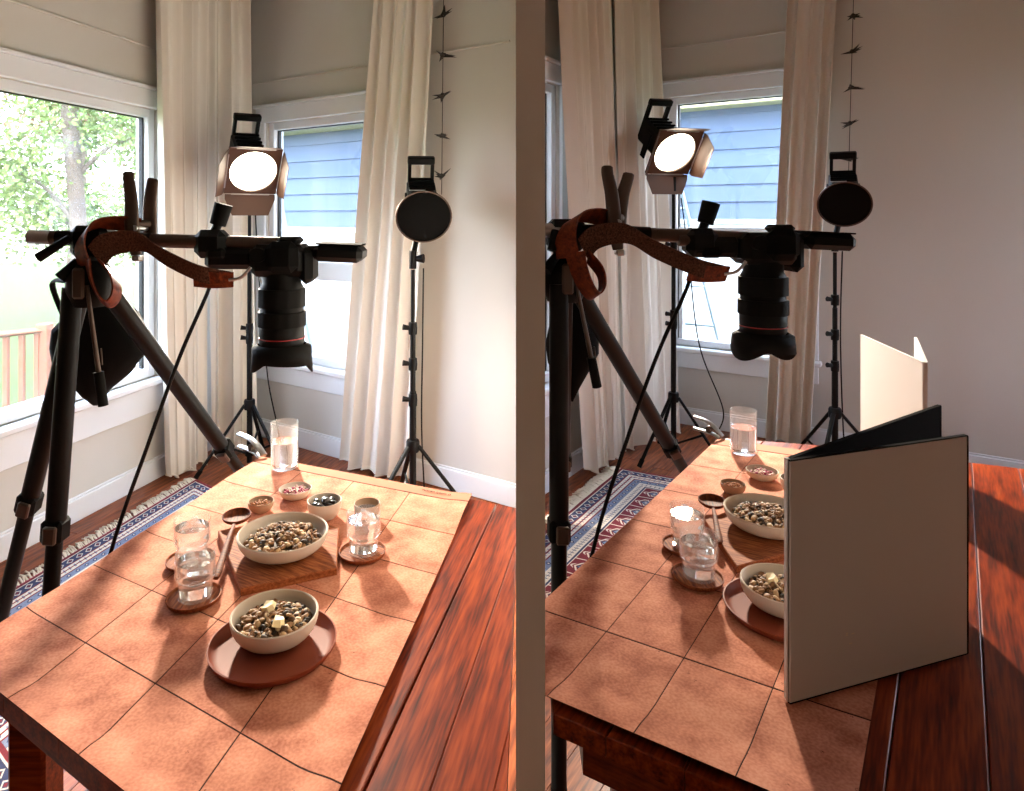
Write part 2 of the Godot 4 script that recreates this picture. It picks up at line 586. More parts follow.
func build_house() -> void:
	var w1 := [4.16, 5.74, 0.60, 2.17]
	var w2 := [0.24, 1.36, 0.56, 2.19]
	var w3 := [0.10, 0.43, 0.60, 2.30]
	var w4 := [0.13, 1.05, 0.575, 2.43]
	var added_w5 := [0.18, 1.10, 0.60, 2.60]
	wall("wall_left", P0, P1, [w1], 0.2, 0.14)
	wall("wall_back", P1, P2, [w2], 0.0, 0.0)
	wall("wall_center", P2, P3, [w3], 0.0, 0.14)
	wall("wall_far", P3, P4, [w4], 0.0, 0.14)
	wall("wall_right", P4, P5, [added_w5], 0.0, 0.14)
	wall("wall_front", P5, P0, [], 0.0, 0.14, M.dimming_taupe)
	window("window_1", P0, P1, w1, 0.07, 0.16, [])
	window("window_2", P1, P2, w2, 0.09, 0.12, [1.12, 1.24])
	window("window_3", P2, P3, w3, 0.07, 0.14, [])
	window("window_4", P3, P4, w4, 0.08, 0.12, [1.36, 1.46])
	window("window_5", P4, P5, added_w5, 0.08, 0.12, [])  # added out of view, to brighten the right-hand wall
	baseboard("baseboard_left", P0, P1, 0.05, 6.62)
	baseboard("baseboard_back", P1, P2, 0.02, 2.25)
	baseboard("baseboard_center", P2, P3, 0.12, 1.95)
	baseboard("baseboard_far", P3, P4, 0.02, 3.27)
	seam_batten("trim_1", P0, P1, 3.9, 6.62, 2.52)
	seam_batten("trim_2", P1, P2, 0.02, 2.2, 2.47)
	seam_batten("trim_3", P3, P4, 0.02, 1.25, 2.80)
	# partition between the two corners
	var dir := Vector2(0.1103, 0.9939)
	var p_a := dir * 0.9055
	var p_b := dir * 3.47
	var f := wall_frame(p_a, p_b)
	var o := obj("wall_partition", box(Vector3(0, 0, -0.0192), Vector3((p_b - p_a).length(), CEIL, 0.0192)), M.partition, null, f)
	o.set_meta("kind", "structure")
	# floor slab, planks, ceiling
	var room := PackedVector2Array([P0, P1, P2, P3, P4, P5])
	var outline := PackedVector2Array()
	for p in Geometry2D.offset_polygon(room, 0.14, Geometry2D.JOIN_MITER)[0]:
		outline.append(Vector2(p.x, -p.y))
	struct_("ceiling", prism(outline, CEIL, CEIL + 0.15), M.ceiling)
	var fl := struct_("floor", prism(outline, -0.2, -0.014), M.floor[0])
	var inner: PackedVector2Array = Geometry2D.offset_polygon(room, -0.004, Geometry2D.JOIN_MITER)[0]
	var side_l := PackedVector2Array([Vector2(-6, -3), Vector2(-6, 8), Vector2(0.37, 3.6), Vector2(0.1103 * 0.9, 0.9) , Vector2(0.0, 0.0), Vector2(0, -3)])
	var side_r := PackedVector2Array([Vector2(0.0, -3), Vector2(0.0, 0.0), Vector2(0.1103 * 0.9, 0.9), Vector2(0.37, 3.6), Vector2(1.5, 8), Vector2(9, 8), Vector2(9, -3)])
	var k := 0
	for half in [[side_l, P1, Vector2(0.2757, 0.9613), Vector2(0.9613, -0.2757), 26], [side_r, P3, Vector2(0.585, 0.811), Vector2(0.811, -0.585), 44]]:
		var e: Vector2 = half[2]
		var nrm: Vector2 = half[3]
		var clip: Array = Geometry2D.intersect_polygons(inner, half[0])
		for i in range(-10, half[4]):
			var o0: Vector2 = half[1] + nrm * (i * 0.118)
			var o1: Vector2 = half[1] + nrm * (i * 0.118 + 0.1165)
			var s := -6.5 - fmod(i * 0.73 + 5.0, 1.4)
			while s < 3.0:
				var piece := PackedVector2Array([o0 + e * s, o1 + e * s, o1 + e * (s + 1.898), o0 + e * (s + 1.898)])
				for c in clip:
					for q in Geometry2D.intersect_polygons(piece, c):
						if q.size() >= 3:
							plank("plank", q, -0.014, 0.0, e, M.floor[k % 4], fl, 0.0008)
							k += 1
				s += 1.9

# ---------------------------------------------------------------- curtains
func curtain(label: String, ta: Vector2, tb: Vector2, ba: Vector2, bb: Vector2, pleats: float, seed_: int, y0 := 0.012) -> void:
	rng.seed = seed_
	var ph := rng.randf() * TAU
	var base := v((ba.x + bb.x) * 0.5, 0, (ba.y + bb.y) * 0.5)
	var t := thing("curtain", label, "curtain", base, "long cream curtains")
	var st := new_st()
	st.set_smooth_group(1)
	var nu := int(pleats * 14)
	var nv := 30
	var grid: Array = []
	for j in nv + 1:
		var h := float(j) / nv
		var row: Array = []
		for i in nu + 1:
			var u := float(i) / nu
			var a := ba.lerp(ta, h)
			var b := bb.lerp(tb, h)
			var p := a.lerp(b, u)
			var along := (b - a).normalized()
			var nrm := Vector2(along.y, -along.x)
			var w := u * pleats * TAU + ph + 0.5 * sin(h * 3.0 + seed_) + 0.7 * sin(u * 7.0 + seed_)
			var amp := 0.030 + 0.014 * sin(u * 11.0 + seed_ * 2.0) - 0.008 * h
			var off := amp * sin(w) + 0.008 * sin(2.0 * w + 1.0 + 2.0 * (1.0 - h)) + 0.012 * (1.0 - h) * sin(w * 0.37 + 2.0)
			var side := 0.012 * cos(w)
			p += nrm * off + along * side
			row.append(v(p.x, y0 + (3.37 - y0) * h + (0.014 * (1.0 - h) * (1.0 + sin(w * 0.5)) if j == 0 else 0.0), p.y))
		grid.append(row)
	for j in nv:
		for i in nu:
			quad(st, grid[j][i], grid[j + 1][i], grid[j + 1][i + 1], grid[j][i + 1])
	obj("cloth", done(st), M.curtain, t)
	# stitched hem along the foot
	var hem: Array = []
	for i in range(0, nu + 1, 2):
		hem.append(grid[0][i] + Vector3(0, 0.004, 0))
	obj("hem", tube(hem, 0.005, 5), M.curtain, t)

# ---------------------------------------------------------------- outside
func leaf_cloud(st: SurfaceTool, c: Vector3, r: Vector3, n: int, cols: Array, size: float) -> void:
	for i in n:
		var p := Vector3(rng.randfn(0, 0.45), rng.randfn(0, 0.45), rng.randfn(0, 0.45))
		if p.length() > 1.25:
			continue
		p = c + p * r
		var b := Basis.from_euler(Vector3(rng.randf() * TAU, rng.randf() * TAU, rng.randf() * TAU))
		var s := size * rng.randf_range(0.6, 1.3)
		st.set_color(cols[rng.randi() % cols.size()])
		st.set_smooth_group(-1)
		var a := p + b * Vector3(-s, 0, 0)
		var q := p + b * Vector3(0, 0.0, s * 0.55)
		var e := p + b * Vector3(s, 0.12 * s, 0)
		var g := p + b * Vector3(0, 0.0, -s * 0.55)
		quad(st, a, q, e, g)

func tree(label: String, base: Vector3, h: float, trunk: float, crowns: Array, cols: Array, seed_: int, n: int, size: float) -> void:
	rng.seed = seed_
	var t := thing("garden_tree", label, "tree", base, "trees outside the windows")
	var st := new_st()
	var lean := Vector3(rng.randf_range(-0.25, 0.25), 0, rng.randf_range(-0.2, 0.2))
	var top := base + Vector3(0, h, 0) + lean
	add_tube(st, smooth([base, base + Vector3(0.03, h * 0.35, 0) + lean * 0.2, base + Vector3(-0.03, h * 0.7, 0) + lean * 0.6, top]), 1.0 * trunk, 9)
	obj("trunk", done(st), M.bark, t)
	for k in crowns.size():
		var c: Array = crowns[k]
		var br := new_st()
		var from := base.lerp(top, clampf((c[0].y - base.y) / h - 0.12, 0.2, 0.95))
		add_tube(br, smooth([from, from.lerp(c[0], 0.5) + Vector3(0, 0.12, 0), c[0]]), [trunk * 0.45, trunk * 0.42, trunk * 0.4, trunk * 0.38, trunk * 0.36, trunk * 0.34, trunk * 0.32, trunk * 0.3, trunk * 0.28, trunk * 0.26, trunk * 0.24, trunk * 0.22, trunk * 0.2, trunk * 0.18, trunk * 0.16, trunk * 0.14, trunk * 0.12], 6)
		obj("branch", done(br), M.bark, t)
	var lf := new_st()
	for c in crowns:
		leaf_cloud(lf, c[0], c[1], n, cols, size)
	var o := obj("foliage", done(lf), M.foliage, t)
	o.set_meta("kind", "stuff")

func house(label: String, a: Vector2, b: Vector2, y_low: float, y_top: float, course: float) -> void:
	var f := wall_frame(a, b)
	var n := (b - a).length()
	var t := thing("neighbor_house", label, "house", f.origin, "", f.basis)
	var st := new_st()
	add_box(st, Vector3(0, -0.6, -0.6), Vector3(n, y_top + 0.3, -0.02))
	obj("wall_core", done(st), M.house_white, t, f)
	obj("lower_wall", box(Vector3(0, -0.6, -0.02), Vector3(n, y_low - 0.06, 0.012), 0.004), M.house_white, t, f)
	obj("skirt_board", box(Vector3(0, y_low - 0.06, -0.02), Vector3(n, y_low, 0.035), 0.006), M.house_white, t, f)
	var y := y_low
	while y < y_top:
		var lo := y
		var hi := minf(y + course * 1.08, y_top + 0.02)
		var x := f * Transform3D(Basis(Vector3.RIGHT, -0.085), Vector3(0, lo, 0.018))
		obj("siding_board", box(Vector3(0.0, 0, -0.008), Vector3(n, hi - lo, 0.008), 0.002), M.siding, t, x)
		y += course
	obj("eave", box(Vector3(-0.2, y_top, -0.2), Vector3(n + 0.2, y_top + 0.06, 0.30), 0.01), M.eave, t, f)
	obj("fascia", box(Vector3(-0.2, y_top + 0.06, 0.22), Vector3(n + 0.2, y_top + 0.25, 0.30), 0.01), M.house_white, t, f)
	obj("roof", plate(PackedVector2Array([Vector2(-0.25, y_top + 0.25), Vector2(n + 0.25, y_top + 0.25), Vector2(n + 0.25, y_top + 0.32), Vector2(-0.25, y_top + 0.32)]), -2.2, 0.34), M.house_white, t, f)

func ladder(label: String, foot: Vector3, top: Vector3, across: Vector3) -> void:
	var t := thing("ladder", label, "ladder", foot)
	for k in 2:
		var st := new_st()
		add_tube(st, [foot + across * k, top + across * k * 0.8], 0.032, 4, Vector3.UP, Vector2(1.0, 0.7))
		obj("rail", done(st), M.ladder, t)
	for i in 7:
		var w := (i + 0.7) / 7.5
		var p := foot.lerp(top, w)
		obj("rung", tube([p, p + across * lerpf(1.0, 0.8, w)], 0.018, 6), M.ladder, t)

func railing(label: String, a: Vector3, b: Vector3, n: int) -> void:
	var t := thing("deck_railing", label, "railing", a)
	var up := Vector3(0, 0.95, 0)
	obj("top_rail", tube([a + up, b + up], 0.05, 4, Vector3.UP, Vector2(1.0, 0.5)), M.cedar, t)
	obj("bottom_rail", tube([a + Vector3(0, 0.1, 0), b + Vector3(0, 0.1, 0)], 0.035, 4), M.cedar, t)
	var bal := boxc(Vector3(0.042, 0.86, 0.042), 0.004)
	for i in n + 1:
		var p := a.lerp(b, float(i) / n)
		obj("baluster", bal, M.cedar, t, at_pos(p + Vector3(0, 0.50, 0)))
	for p in [a, b, a.lerp(b, 0.5)]:
		obj("post", boxc(Vector3(0.1, 1.55, 0.1), 0.006), M.cedar, t, at_pos(p + Vector3(0, 0.23, 0)))

func build_outside() -> void:
	var g := obj("lawn", box(Vector3(-26, -0.8, -30), Vector3(26, -0.55, 12)), M.lawn)
	g.set_meta("kind", "structure")
	var spring := [Color(0.12, 0.19, 0.035), Color(0.16, 0.23, 0.05), Color(0.075, 0.13, 0.025), Color(0.22, 0.27, 0.09)]
	var russet := [Color(0.15, 0.055, 0.03), Color(0.11, 0.16, 0.035), Color(0.18, 0.085, 0.045), Color(0.14, 0.20, 0.06)]
	var dark := [Color(0.13, 0.27, 0.08), Color(0.20, 0.36, 0.11), Color(0.26, 0.42, 0.14)]
	tree("tall grey-trunked tree with spring leaves outside the big left window", v(-4.75, -0.55, 8.6), 5.2, 0.10, [[v(-4.9, 2.9, 8.6), Vector3(0.9, 0.7, 0.8)], [v(-4.1, 2.6, 8.9), Vector3(0.7, 0.6, 0.7)], [v(-5.4, 2.1, 8.3), Vector3(0.6, 0.6, 0.6)], [v(-4.3, 3.6, 8.7), Vector3(1.1, 0.7, 0.9)]], spring, 71, 1500, 0.04)
	tree("second grey-trunked tree with russet young leaves outside the big left window", v(-5.3, -0.55, 11.4), 5.4, 0.085, [[v(-5.6, 3.6, 11.3), Vector3(0.9, 0.7, 0.5)], [v(-5.0, 2.8, 11.2), Vector3(0.7, 0.6, 0.5)], [v(-6.6, 3.4, 11.3), Vector3(0.8, 0.8, 0.5)]], russet, 72, 1500, 0.042)
	tree("broad dark green tree behind the grey-trunked trees", v(-7.6, -0.55, 13.5), 4.6, 0.16, [[v(-7.0, 1.5, 13.2), Vector3(1.6, 0.9, 1.0)], [v(-8.4, 1.8, 13.4), Vector3(1.5, 1.0, 1.0)], [v(-5.8, 1.3, 13.6), Vector3(1.3, 0.8, 1.0)], [v(-7.6, 3.4, 13.8), Vector3(1.7, 0.8, 1.0)]], spring, 73, 1800, 0.065)
	tree("leafy tree outside the narrow window behind the partition", v(1.30, -0.55, 9.6), 4.4, 0.10, [[v(1.3, 1.6, 9.4), Vector3(0.7, 0.8, 0.6)], [v(1.4, 2.6, 9.5), Vector3(0.7, 0.6, 0.6)], [v(1.2, 0.7, 9.4), Vector3(0.6, 0.5, 0.6)]], spring, 74, 420, 0.08)
	railing("cedar deck railing with square balusters outside the big left window", v(-4.15, -0.38, 5.1), v(-2.85, -0.38, 6.5), 17)
	house("blue-grey lap-sided house behind the window left of the partition", Vector2(-3.0, 8.28), Vector2(0.05, 6.165), 1.42, 2.42, 0.175)
	house("blue-grey lap-sided house behind the window right of the partition", Vector2(2.1, 8.77), Vector2(4.9, 6.82), 1.50, 2.80, 0.205)
	ladder("aluminium ladder leaning outside the window left of the partition", v(-1.03, -0.55, 5.85), v(-1.66, 2.05, 6.15), v(-0.36, 0, 0.25))
	ladder("aluminium ladder leaning outside the window right of the partition", v(2.75, -0.55, 6.5), v(2.12, 2.3, 6.75), v(-0.36, 0, 0.25))

# ---------------------------------------------------------------- the table and what lies on it
func mat_point(q: Array, s: float, t: float) -> Vector2:
	return q[0].lerp(q[1], s).lerp(q[3].lerp(q[2], s), t)

func mat_height(s: float, t: float, curl := 1.0) -> float:
	var h := 0.0018
	h += curl * 0.011 * smoothstep(0.90, 1.0, s) * (0.55 + 0.45 * sin(t * 6.0 + 0.4))
	h += 0.010 * smoothstep(0.055, 0.0, t)
	h += curl * 0.006 * smoothstep(0.80, 1.0, s) * smoothstep(0.72, 0.9, t) * (0.5 + 0.5 * sin(t * 30.0))
	h += curl * 0.004 * smoothstep(0.04, 0.0, s) * (0.5 + 0.5 * sin(t * 17.0))
	return h

func mat_vertex(q: Array, s: float, t: float, lift: float, keep_right: bool) -> Vector3:
	var p := mat_point(q, s, t)
	if keep_right:   # stops at the face of the partition
		var lim := 0.1103 * p.y + 0.024
		if p.x < lim:
			var e: Vector2 = (q[1] - q[0]).normalized()
			p += e * ((lim - p.x) / (e.x - 0.1103 * e.y))
	return v(p.x, 0.75 + mat_height(s, t, 0.1 if keep_right else 1.0) + lift, p.y)

func patch(q: Array, s0: float, s1: float, t0: float, t1: float, n: int, m: int, lift: float, depth: float, keep: bool) -> ArrayMesh:
	var st := new_st()
	var g: Array = []
	for j in m + 1:
		var row: Array = []
		for i in n + 1:
			row.append(mat_vertex(q, lerpf(s0, s1, float(i) / n), lerpf(t0, t1, float(j) / m), lift, keep))
		g.append(row)
	st.set_smooth_group(1)
	for j in m:
		for i in n:
			quad(st, g[j][i], g[j + 1][i], g[j + 1][i + 1], g[j][i + 1])
	st.set_smooth_group(-1)
	var dn := Vector3(0, -depth, 0)
	for i in n:
		quad(st, g[0][i] + dn, g[0][i], g[0][i + 1], g[0][i + 1] + dn)
		quad(st, g[m][i + 1] + dn, g[m][i + 1], g[m][i], g[m][i] + dn)
	for j in m:
		quad(st, g[j + 1][0] + dn, g[j + 1][0], g[j][0], g[j][0] + dn)
		quad(st, g[j][n] + dn, g[j][n], g[j + 1][n], g[j + 1][n] + dn)
	return done(st)

func backdrop(label: String, q: Array, keep: bool) -> void:
	var t := thing("tile_backdrop", label, "backdrop", v(q[0].x, 0.75, q[0].y))
	obj("sheet", patch(q, 0.0, 1.0, 0.0, 1.0, 40, 50, -0.0007, 0.0009, keep), M.mat_joint, t)
	var ss := [0.0, 0.255, 0.505, 0.757, 1.0]
	var ts := [0.0, 0.151, 0.318, 0.478, 0.635, 0.795, 0.952]
	var k := 0
	for i in 4:
		for j in 6:
			var a := 0.0017
			obj("tile", patch(q, ss[i] + (a if i > 0 else 0.0), ss[i + 1] - (a if i < 3 else 0.0), ts[j] + (a * 0.8 if j > 0 else 0.0), ts[j + 1] - a * 0.8, 10, 8, 0.0, 0.0007, keep), M.tile[(i * 2 + j) % 3], t)
			k += 1
	obj("border_strip", patch(q, 0.0, 1.0, 0.956, 1.0, 40, 3, 0.0, 0.0007, keep), M.mat_border, t)
	# row of small lettering printed on the border near the far right corner
	var tm := TextMesh.new()
	tm.text = "Tuscan lylum O"
	tm.font_size = 14
	tm.pixel_size = 0.0009
	tm.depth = 0.0004
	var p := mat_point(q, 0.86, 0.978)
	var e: Vector2 = (q[2] - q[3]).normalized()
	var ux := Vector3(e.x, 0, -e.y)
	obj("print", tm, M.mat_joint, t, Transform3D(Basis(ux, Vector3.UP.cross(ux), Vector3.UP), v(p.x, 0.7525 + mat_height(0.86, 0.978), p.y)))

func table(label: String, strips: Array, along: Vector2, clip: PackedVector2Array, legs: Array) -> void:
	var t := thing("dining_table", label, "table", v(legs[0].x, 0, legs[0].y))
	var k := 0
	for s in strips:
		for q in Geometry2D.intersect_polygons(PackedVector2Array(s), clip):
			plank("plank", q, 0.716, 0.7498, along, M.table[k % 4], t, 0.002)
			k += 1
	var frame := PackedVector2Array()
	for p in Geometry2D.offset_polygon(clip, -0.05, Geometry2D.JOIN_MITER)[0]:
		frame.append(Vector2(p.x, -p.y))
	obj("apron", prism(frame, 0.63, 0.716), M.table[2], t)
	for l in legs:
		obj("leg", box(Vector3(-0.035, 0.012, -0.035), Vector3(0.035, 0.63, 0.035), 0.006), M.table[1], t, at_pos(v(l.x, 0, l.y)))

func bowl_profile(r: float, h: float, foot: float, th: float) -> Array:
	var out: Array = []
	out.append(Vector2(0.0, 0.0))
	out.append(Vector2(foot, 0.0))
	out.append(Vector2(foot + 0.002, h * 0.06))
	for i in range(1, 9):
		var a := PI * 0.5 * i / 8.0
		out.append(Vector2(foot + (r - foot) * sin(a), h * 0.06 + (h * 0.94) * (1.0 - cos(a)) ))
	out.append(Vector2(r - th * 0.5, h + th * 0.35))
	for i in range(8, 0, -1):
		var a := PI * 0.5 * i / 8.0
		out.append(Vector2((foot - th * 0.3) + (r - foot - th * 0.7) * sin(a), th + h * 0.06 + (h * 0.94 - th) * (1.0 - cos(a))))
	out.append(Vector2(0.0, th + h * 0.06))
	return out

var ring_arr: Array = []
var blob_arr: Array = []

func prep_bits() -> void:
	var to := TorusMesh.new()
	to.inner_radius = 0.42; to.outer_radius = 1.0; to.rings = 9; to.ring_segments = 6
	ring_arr = to.get_mesh_arrays()
	var sp := SphereMesh.new()
	sp.radius = 1.0; sp.height = 2.0; sp.radial_segments = 8; sp.rings = 4
	blob_arr = sp.get_mesh_arrays()

func append_bit(vs: PackedVector3Array, ns: PackedVector3Array, cs: PackedColorArray, ids: PackedInt32Array, arr: Array, x: Transform3D, c: Color) -> void:
	var o := vs.size()
	var pv: PackedVector3Array = arr[Mesh.ARRAY_VERTEX]
	var pn: PackedVector3Array = arr[Mesh.ARRAY_NORMAL]
	var pi: PackedInt32Array = arr[Mesh.ARRAY_INDEX]
	var nb := x.basis.inverse().transposed()
	for i in pv.size():
		vs.append(x * pv[i]); ns.append((nb * pn[i]).normalized()); cs.append(c)
	for i in pi:
		ids.append(o + i)

func bits_mesh(c: Vector3, r: float, dome: float, n: int, size: float, cols: Array, ring_share: float, seed_: int) -> ArrayMesh:
	rng.seed = seed_
	var vs := PackedVector3Array(); var ns := PackedVector3Array(); var cs := PackedColorArray(); var ids := PackedInt32Array()
	for i in n:
		var a := rng.randf() * TAU
		var q := sqrt(rng.randf())
		var p := c + Vector3(cos(a) * q * r, dome * (1.0 - q * q) + rng.randf_range(-0.004, 0.003), sin(a) * q * r)
		var s := size * rng.randf_range(0.65, 1.25)
		var b := Basis.from_euler(Vector3(rng.randf_range(-0.9, 0.9), rng.randf() * TAU, rng.randf_range(-0.9, 0.9)))
		var ring := rng.randf() < ring_share
		var sc := Vector3(s, s * (1.0 if ring else rng.randf_range(0.4, 0.8)), s * (1.0 if ring else rng.randf_range(0.55, 1.0)))
		append_bit(vs, ns, cs, ids, ring_arr if ring else blob_arr, Transform3D(b.scaled_local(sc), p), cols[rng.randi() % cols.size()])
	# a bed below so that no gaps open between the pieces
	append_bit(vs, ns, cs, ids, blob_arr, Transform3D(Basis().scaled(Vector3(r * 0.93, dome + 0.004, r * 0.93)), c + Vector3(0, -0.008, 0)), cols[1])
	var arr: Array = []
	arr.resize(Mesh.ARRAY_MAX)
	arr[Mesh.ARRAY_VERTEX] = vs; arr[Mesh.ARRAY_NORMAL] = ns; arr[Mesh.ARRAY_COLOR] = cs; arr[Mesh.ARRAY_INDEX] = ids
	var m := ArrayMesh.new()
	m.add_surface_from_arrays(Mesh.PRIMITIVE_TRIANGLES, arr)
	return m

func bowl(called: String, label: String, at: Vector3, r: float, h: float, foot: float, th: float, m: Material, group := "") -> Node3D:
	var t := thing(called, label, "bowl", at, group)
	obj("body", lathe(bowl_profile(r, h, foot, th), 56), m, t, at_pos(at))
	obj("foot_ring", lathe([Vector2(foot - 0.006, -0.0), Vector2(foot + 0.001, -0.0), Vector2(foot + 0.003, 0.004), Vector2(foot - 0.006, 0.004)], 40), m, t, at_pos(at))
	return t

func stuff(called: String, label: String, category: String, mesh: Mesh, m: Material, at: Vector3) -> void:
	var o := obj(called, mesh, m, null, at_pos(at))
	meta(o, label, category)
	o.set_meta("kind", "stuff")

func coaster(label: String, at: Vector3) -> void:
	var t := thing("coaster", label, "coaster", at, "round wooden coasters", Basis(Vector3.UP, at.x * 3.0))
	obj("disc", lathe([Vector2(0, 0), Vector2(0.046, 0), Vector2(0.052, 0.004), Vector2(0.0545, 0.010), Vector2(0.0545, 0.0125), Vector2(0.0525, 0.0125), Vector2(0.050, 0.0085), Vector2(0, 0.0080)], 48), M.coaster, t, Transform3D(Basis(Vector3.UP, at.x * 3.0), at))

func tumbler(label: String, at: Vector3, seed_: int) -> void:
	rng.seed = seed_
	var t := thing("tumbler", label, "glass", at, "ribbed tumblers of iced water")
	var pr := [Vector2(0, 0), Vector2(0.0315, 0), Vector2(0.0335, 0.002), Vector2(0.0345, 0.034), Vector2(0.0355, 0.037), Vector2(0.0385, 0.040), Vector2(0.0395, 0.046), Vector2(0.0395, 0.094), Vector2(0.0388, 0.0955), Vector2(0.0380, 0.094), Vector2(0.0378, 0.047), Vector2(0.0365, 0.0415), Vector2(0.0335, 0.038), Vector2(0.0325, 0.034), Vector2(0.0315, 0.008), Vector2(0.0, 0.007)]
	obj("vessel", lathe(pr, 120, [40, 0.0009, 0.044, 0.093, 9]), M.glass, t, at_pos(at))
	obj("water", lathe([Vector2(0, 0.0076), Vector2(0.0310, 0.0084), Vector2(0.0320, 0.034), Vector2(0.0330, 0.0383), Vector2(0.0360, 0.0418), Vector2(0.0372, 0.047), Vector2(0.0372, 0.076), Vector2(0.0, 0.076)], 48), M.water, t, at_pos(at))
	for k in 3:
		var b := Basis.from_euler(Vector3(rng.randf() * 2, rng.randf() * 6, rng.randf() * 2))
		var a := TAU * k / 3.0 + seed_
		obj("ice_cube", boxc(Vector3(0.019, 0.017, 0.019), 0.004), M.ice, t, Transform3D(b, at + Vector3(cos(a) * 0.017, 0.080, sin(a) * 0.017)))

func tall_glass(label: String, at: Vector3) -> void:
	var t := thing("tall_glass", label, "glass", at, "tall clear water glasses")
	var pr := [Vector2(0, 0), Vector2(0.038, 0), Vector2(0.0415, 0.003), Vector2(0.0425, 0.01), Vector2(0.0425, 0.028), Vector2(0.0433, 0.031), Vector2(0.0425, 0.034), Vector2(0.0433, 0.040), Vector2(0.0425, 0.044), Vector2(0.0433, 0.050), Vector2(0.0425, 0.054), Vector2(0.0432, 0.10), Vector2(0.0435, 0.142), Vector2(0.0427, 0.1435), Vector2(0.0418, 0.142), Vector2(0.0412, 0.10), Vector2(0.0405, 0.012), Vector2(0.037, 0.008), Vector2(0, 0.0075)]
	obj("vessel", lathe(pr, 56), M.glass, t, at_pos(at))
	obj("water", lathe([Vector2(0, 0.0082), Vector2(0.0366, 0.0087), Vector2(0.0400, 0.0125), Vector2(0.0406, 0.084), Vector2(0, 0.084)], 48), M.water, t, at_pos(at))
	obj("water_rim", lathe([Vector2(0.0380, 0.0841), Vector2(0.0404, 0.0841), Vector2(0.0404, 0.0855), Vector2(0.0380, 0.0841)], 40), M.water, t, at_pos(at))

func spoon(label: String, head: Vector3, tip: Vector3) -> void:
	var t := thing("wooden_spoon", label, "spoon", head)
	var dir := (tip - head)
	dir.y = 0
	dir = dir.normalized()
	var b := Basis(dir, Vector3.UP, dir.cross(Vector3.UP))
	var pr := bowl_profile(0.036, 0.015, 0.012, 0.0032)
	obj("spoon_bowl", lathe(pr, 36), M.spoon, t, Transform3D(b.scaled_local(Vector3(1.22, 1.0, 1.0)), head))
	var a := head + dir * 0.036 + Vector3(0, 0.0105, 0)
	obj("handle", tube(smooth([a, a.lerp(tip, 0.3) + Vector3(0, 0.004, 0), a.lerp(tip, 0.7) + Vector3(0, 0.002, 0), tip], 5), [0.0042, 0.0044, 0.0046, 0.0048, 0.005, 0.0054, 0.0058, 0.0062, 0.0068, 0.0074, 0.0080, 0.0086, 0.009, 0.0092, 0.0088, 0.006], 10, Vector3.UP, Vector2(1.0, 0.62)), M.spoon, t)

func banana(label: String, at: Vector3, seed_: int, size: float) -> void:
	rng.seed = seed_
	var st := new_st()
	var c := Vector3()
	var low := [Vector3(-1.0, -0.5, -0.7), Vector3(0.9, -0.5, -0.8), Vector3(1.1, -0.5, 0.5), Vector3(0.0, -0.5, 0.9), Vector3(-0.9, -0.5, 0.5)]
	var high := [Vector3(-0.7, 0.5, -0.5), Vector3(0.6, 0.6, -0.6), Vector3(0.8, 0.4, 0.35), Vector3(0.05, 0.5, 0.7), Vector3(-0.6, 0.6, 0.3)]
	st.set_smooth_group(-1)
	face_out(st, low, c)
	face_out(st, high, c)
	for k in 5:
		face_out(st, [low[k], low[(k + 1) % 5], high[(k + 1) % 5], high[k]], c)
	var o := obj("banana_chunk", done(st), M.banana, null, Transform3D(Basis.from_euler(Vector3(rng.randf_range(-0.35, 0.35), rng.randf() * 6, rng.randf_range(-0.35, 0.35))).scaled_local(Vector3(size, size * 0.8, size)), at))
	meta(o, label, "banana")

func clamp_tool(label: String, jaw: Vector3, tail: Vector3) -> void:
	var t := thing("spring_clamp", label, "clamp", jaw)
	var d := tail - jaw
	var side := Vector3(-d.z, 0, d.x).normalized() * 0.012
	obj("jaw_arm", tube(smooth([jaw, jaw + d * 0.3 + Vector3(0, 0.018, 0), jaw + d * 0.6 + Vector3(0, 0.022, 0), tail + Vector3(0, 0.012, 0)], 4), 0.011, 8, Vector3.UP, Vector2(1.2, 0.5)), M.silver, t)
	obj("jaw_arm", tube(smooth([jaw - Vector3(0, 0.012, 0) + d * 0.12, jaw + d * 0.4 - Vector3(0, 0.012, 0), tail - Vector3(0, 0.03, 0)], 4), 0.010, 8, Vector3.UP, Vector2(1.2, 0.5)), M.silver, t)
	obj("spring", tube([jaw + d * 0.45 - side, jaw + d * 0.45 + side], 0.012, 10), M.dull_steel, t)

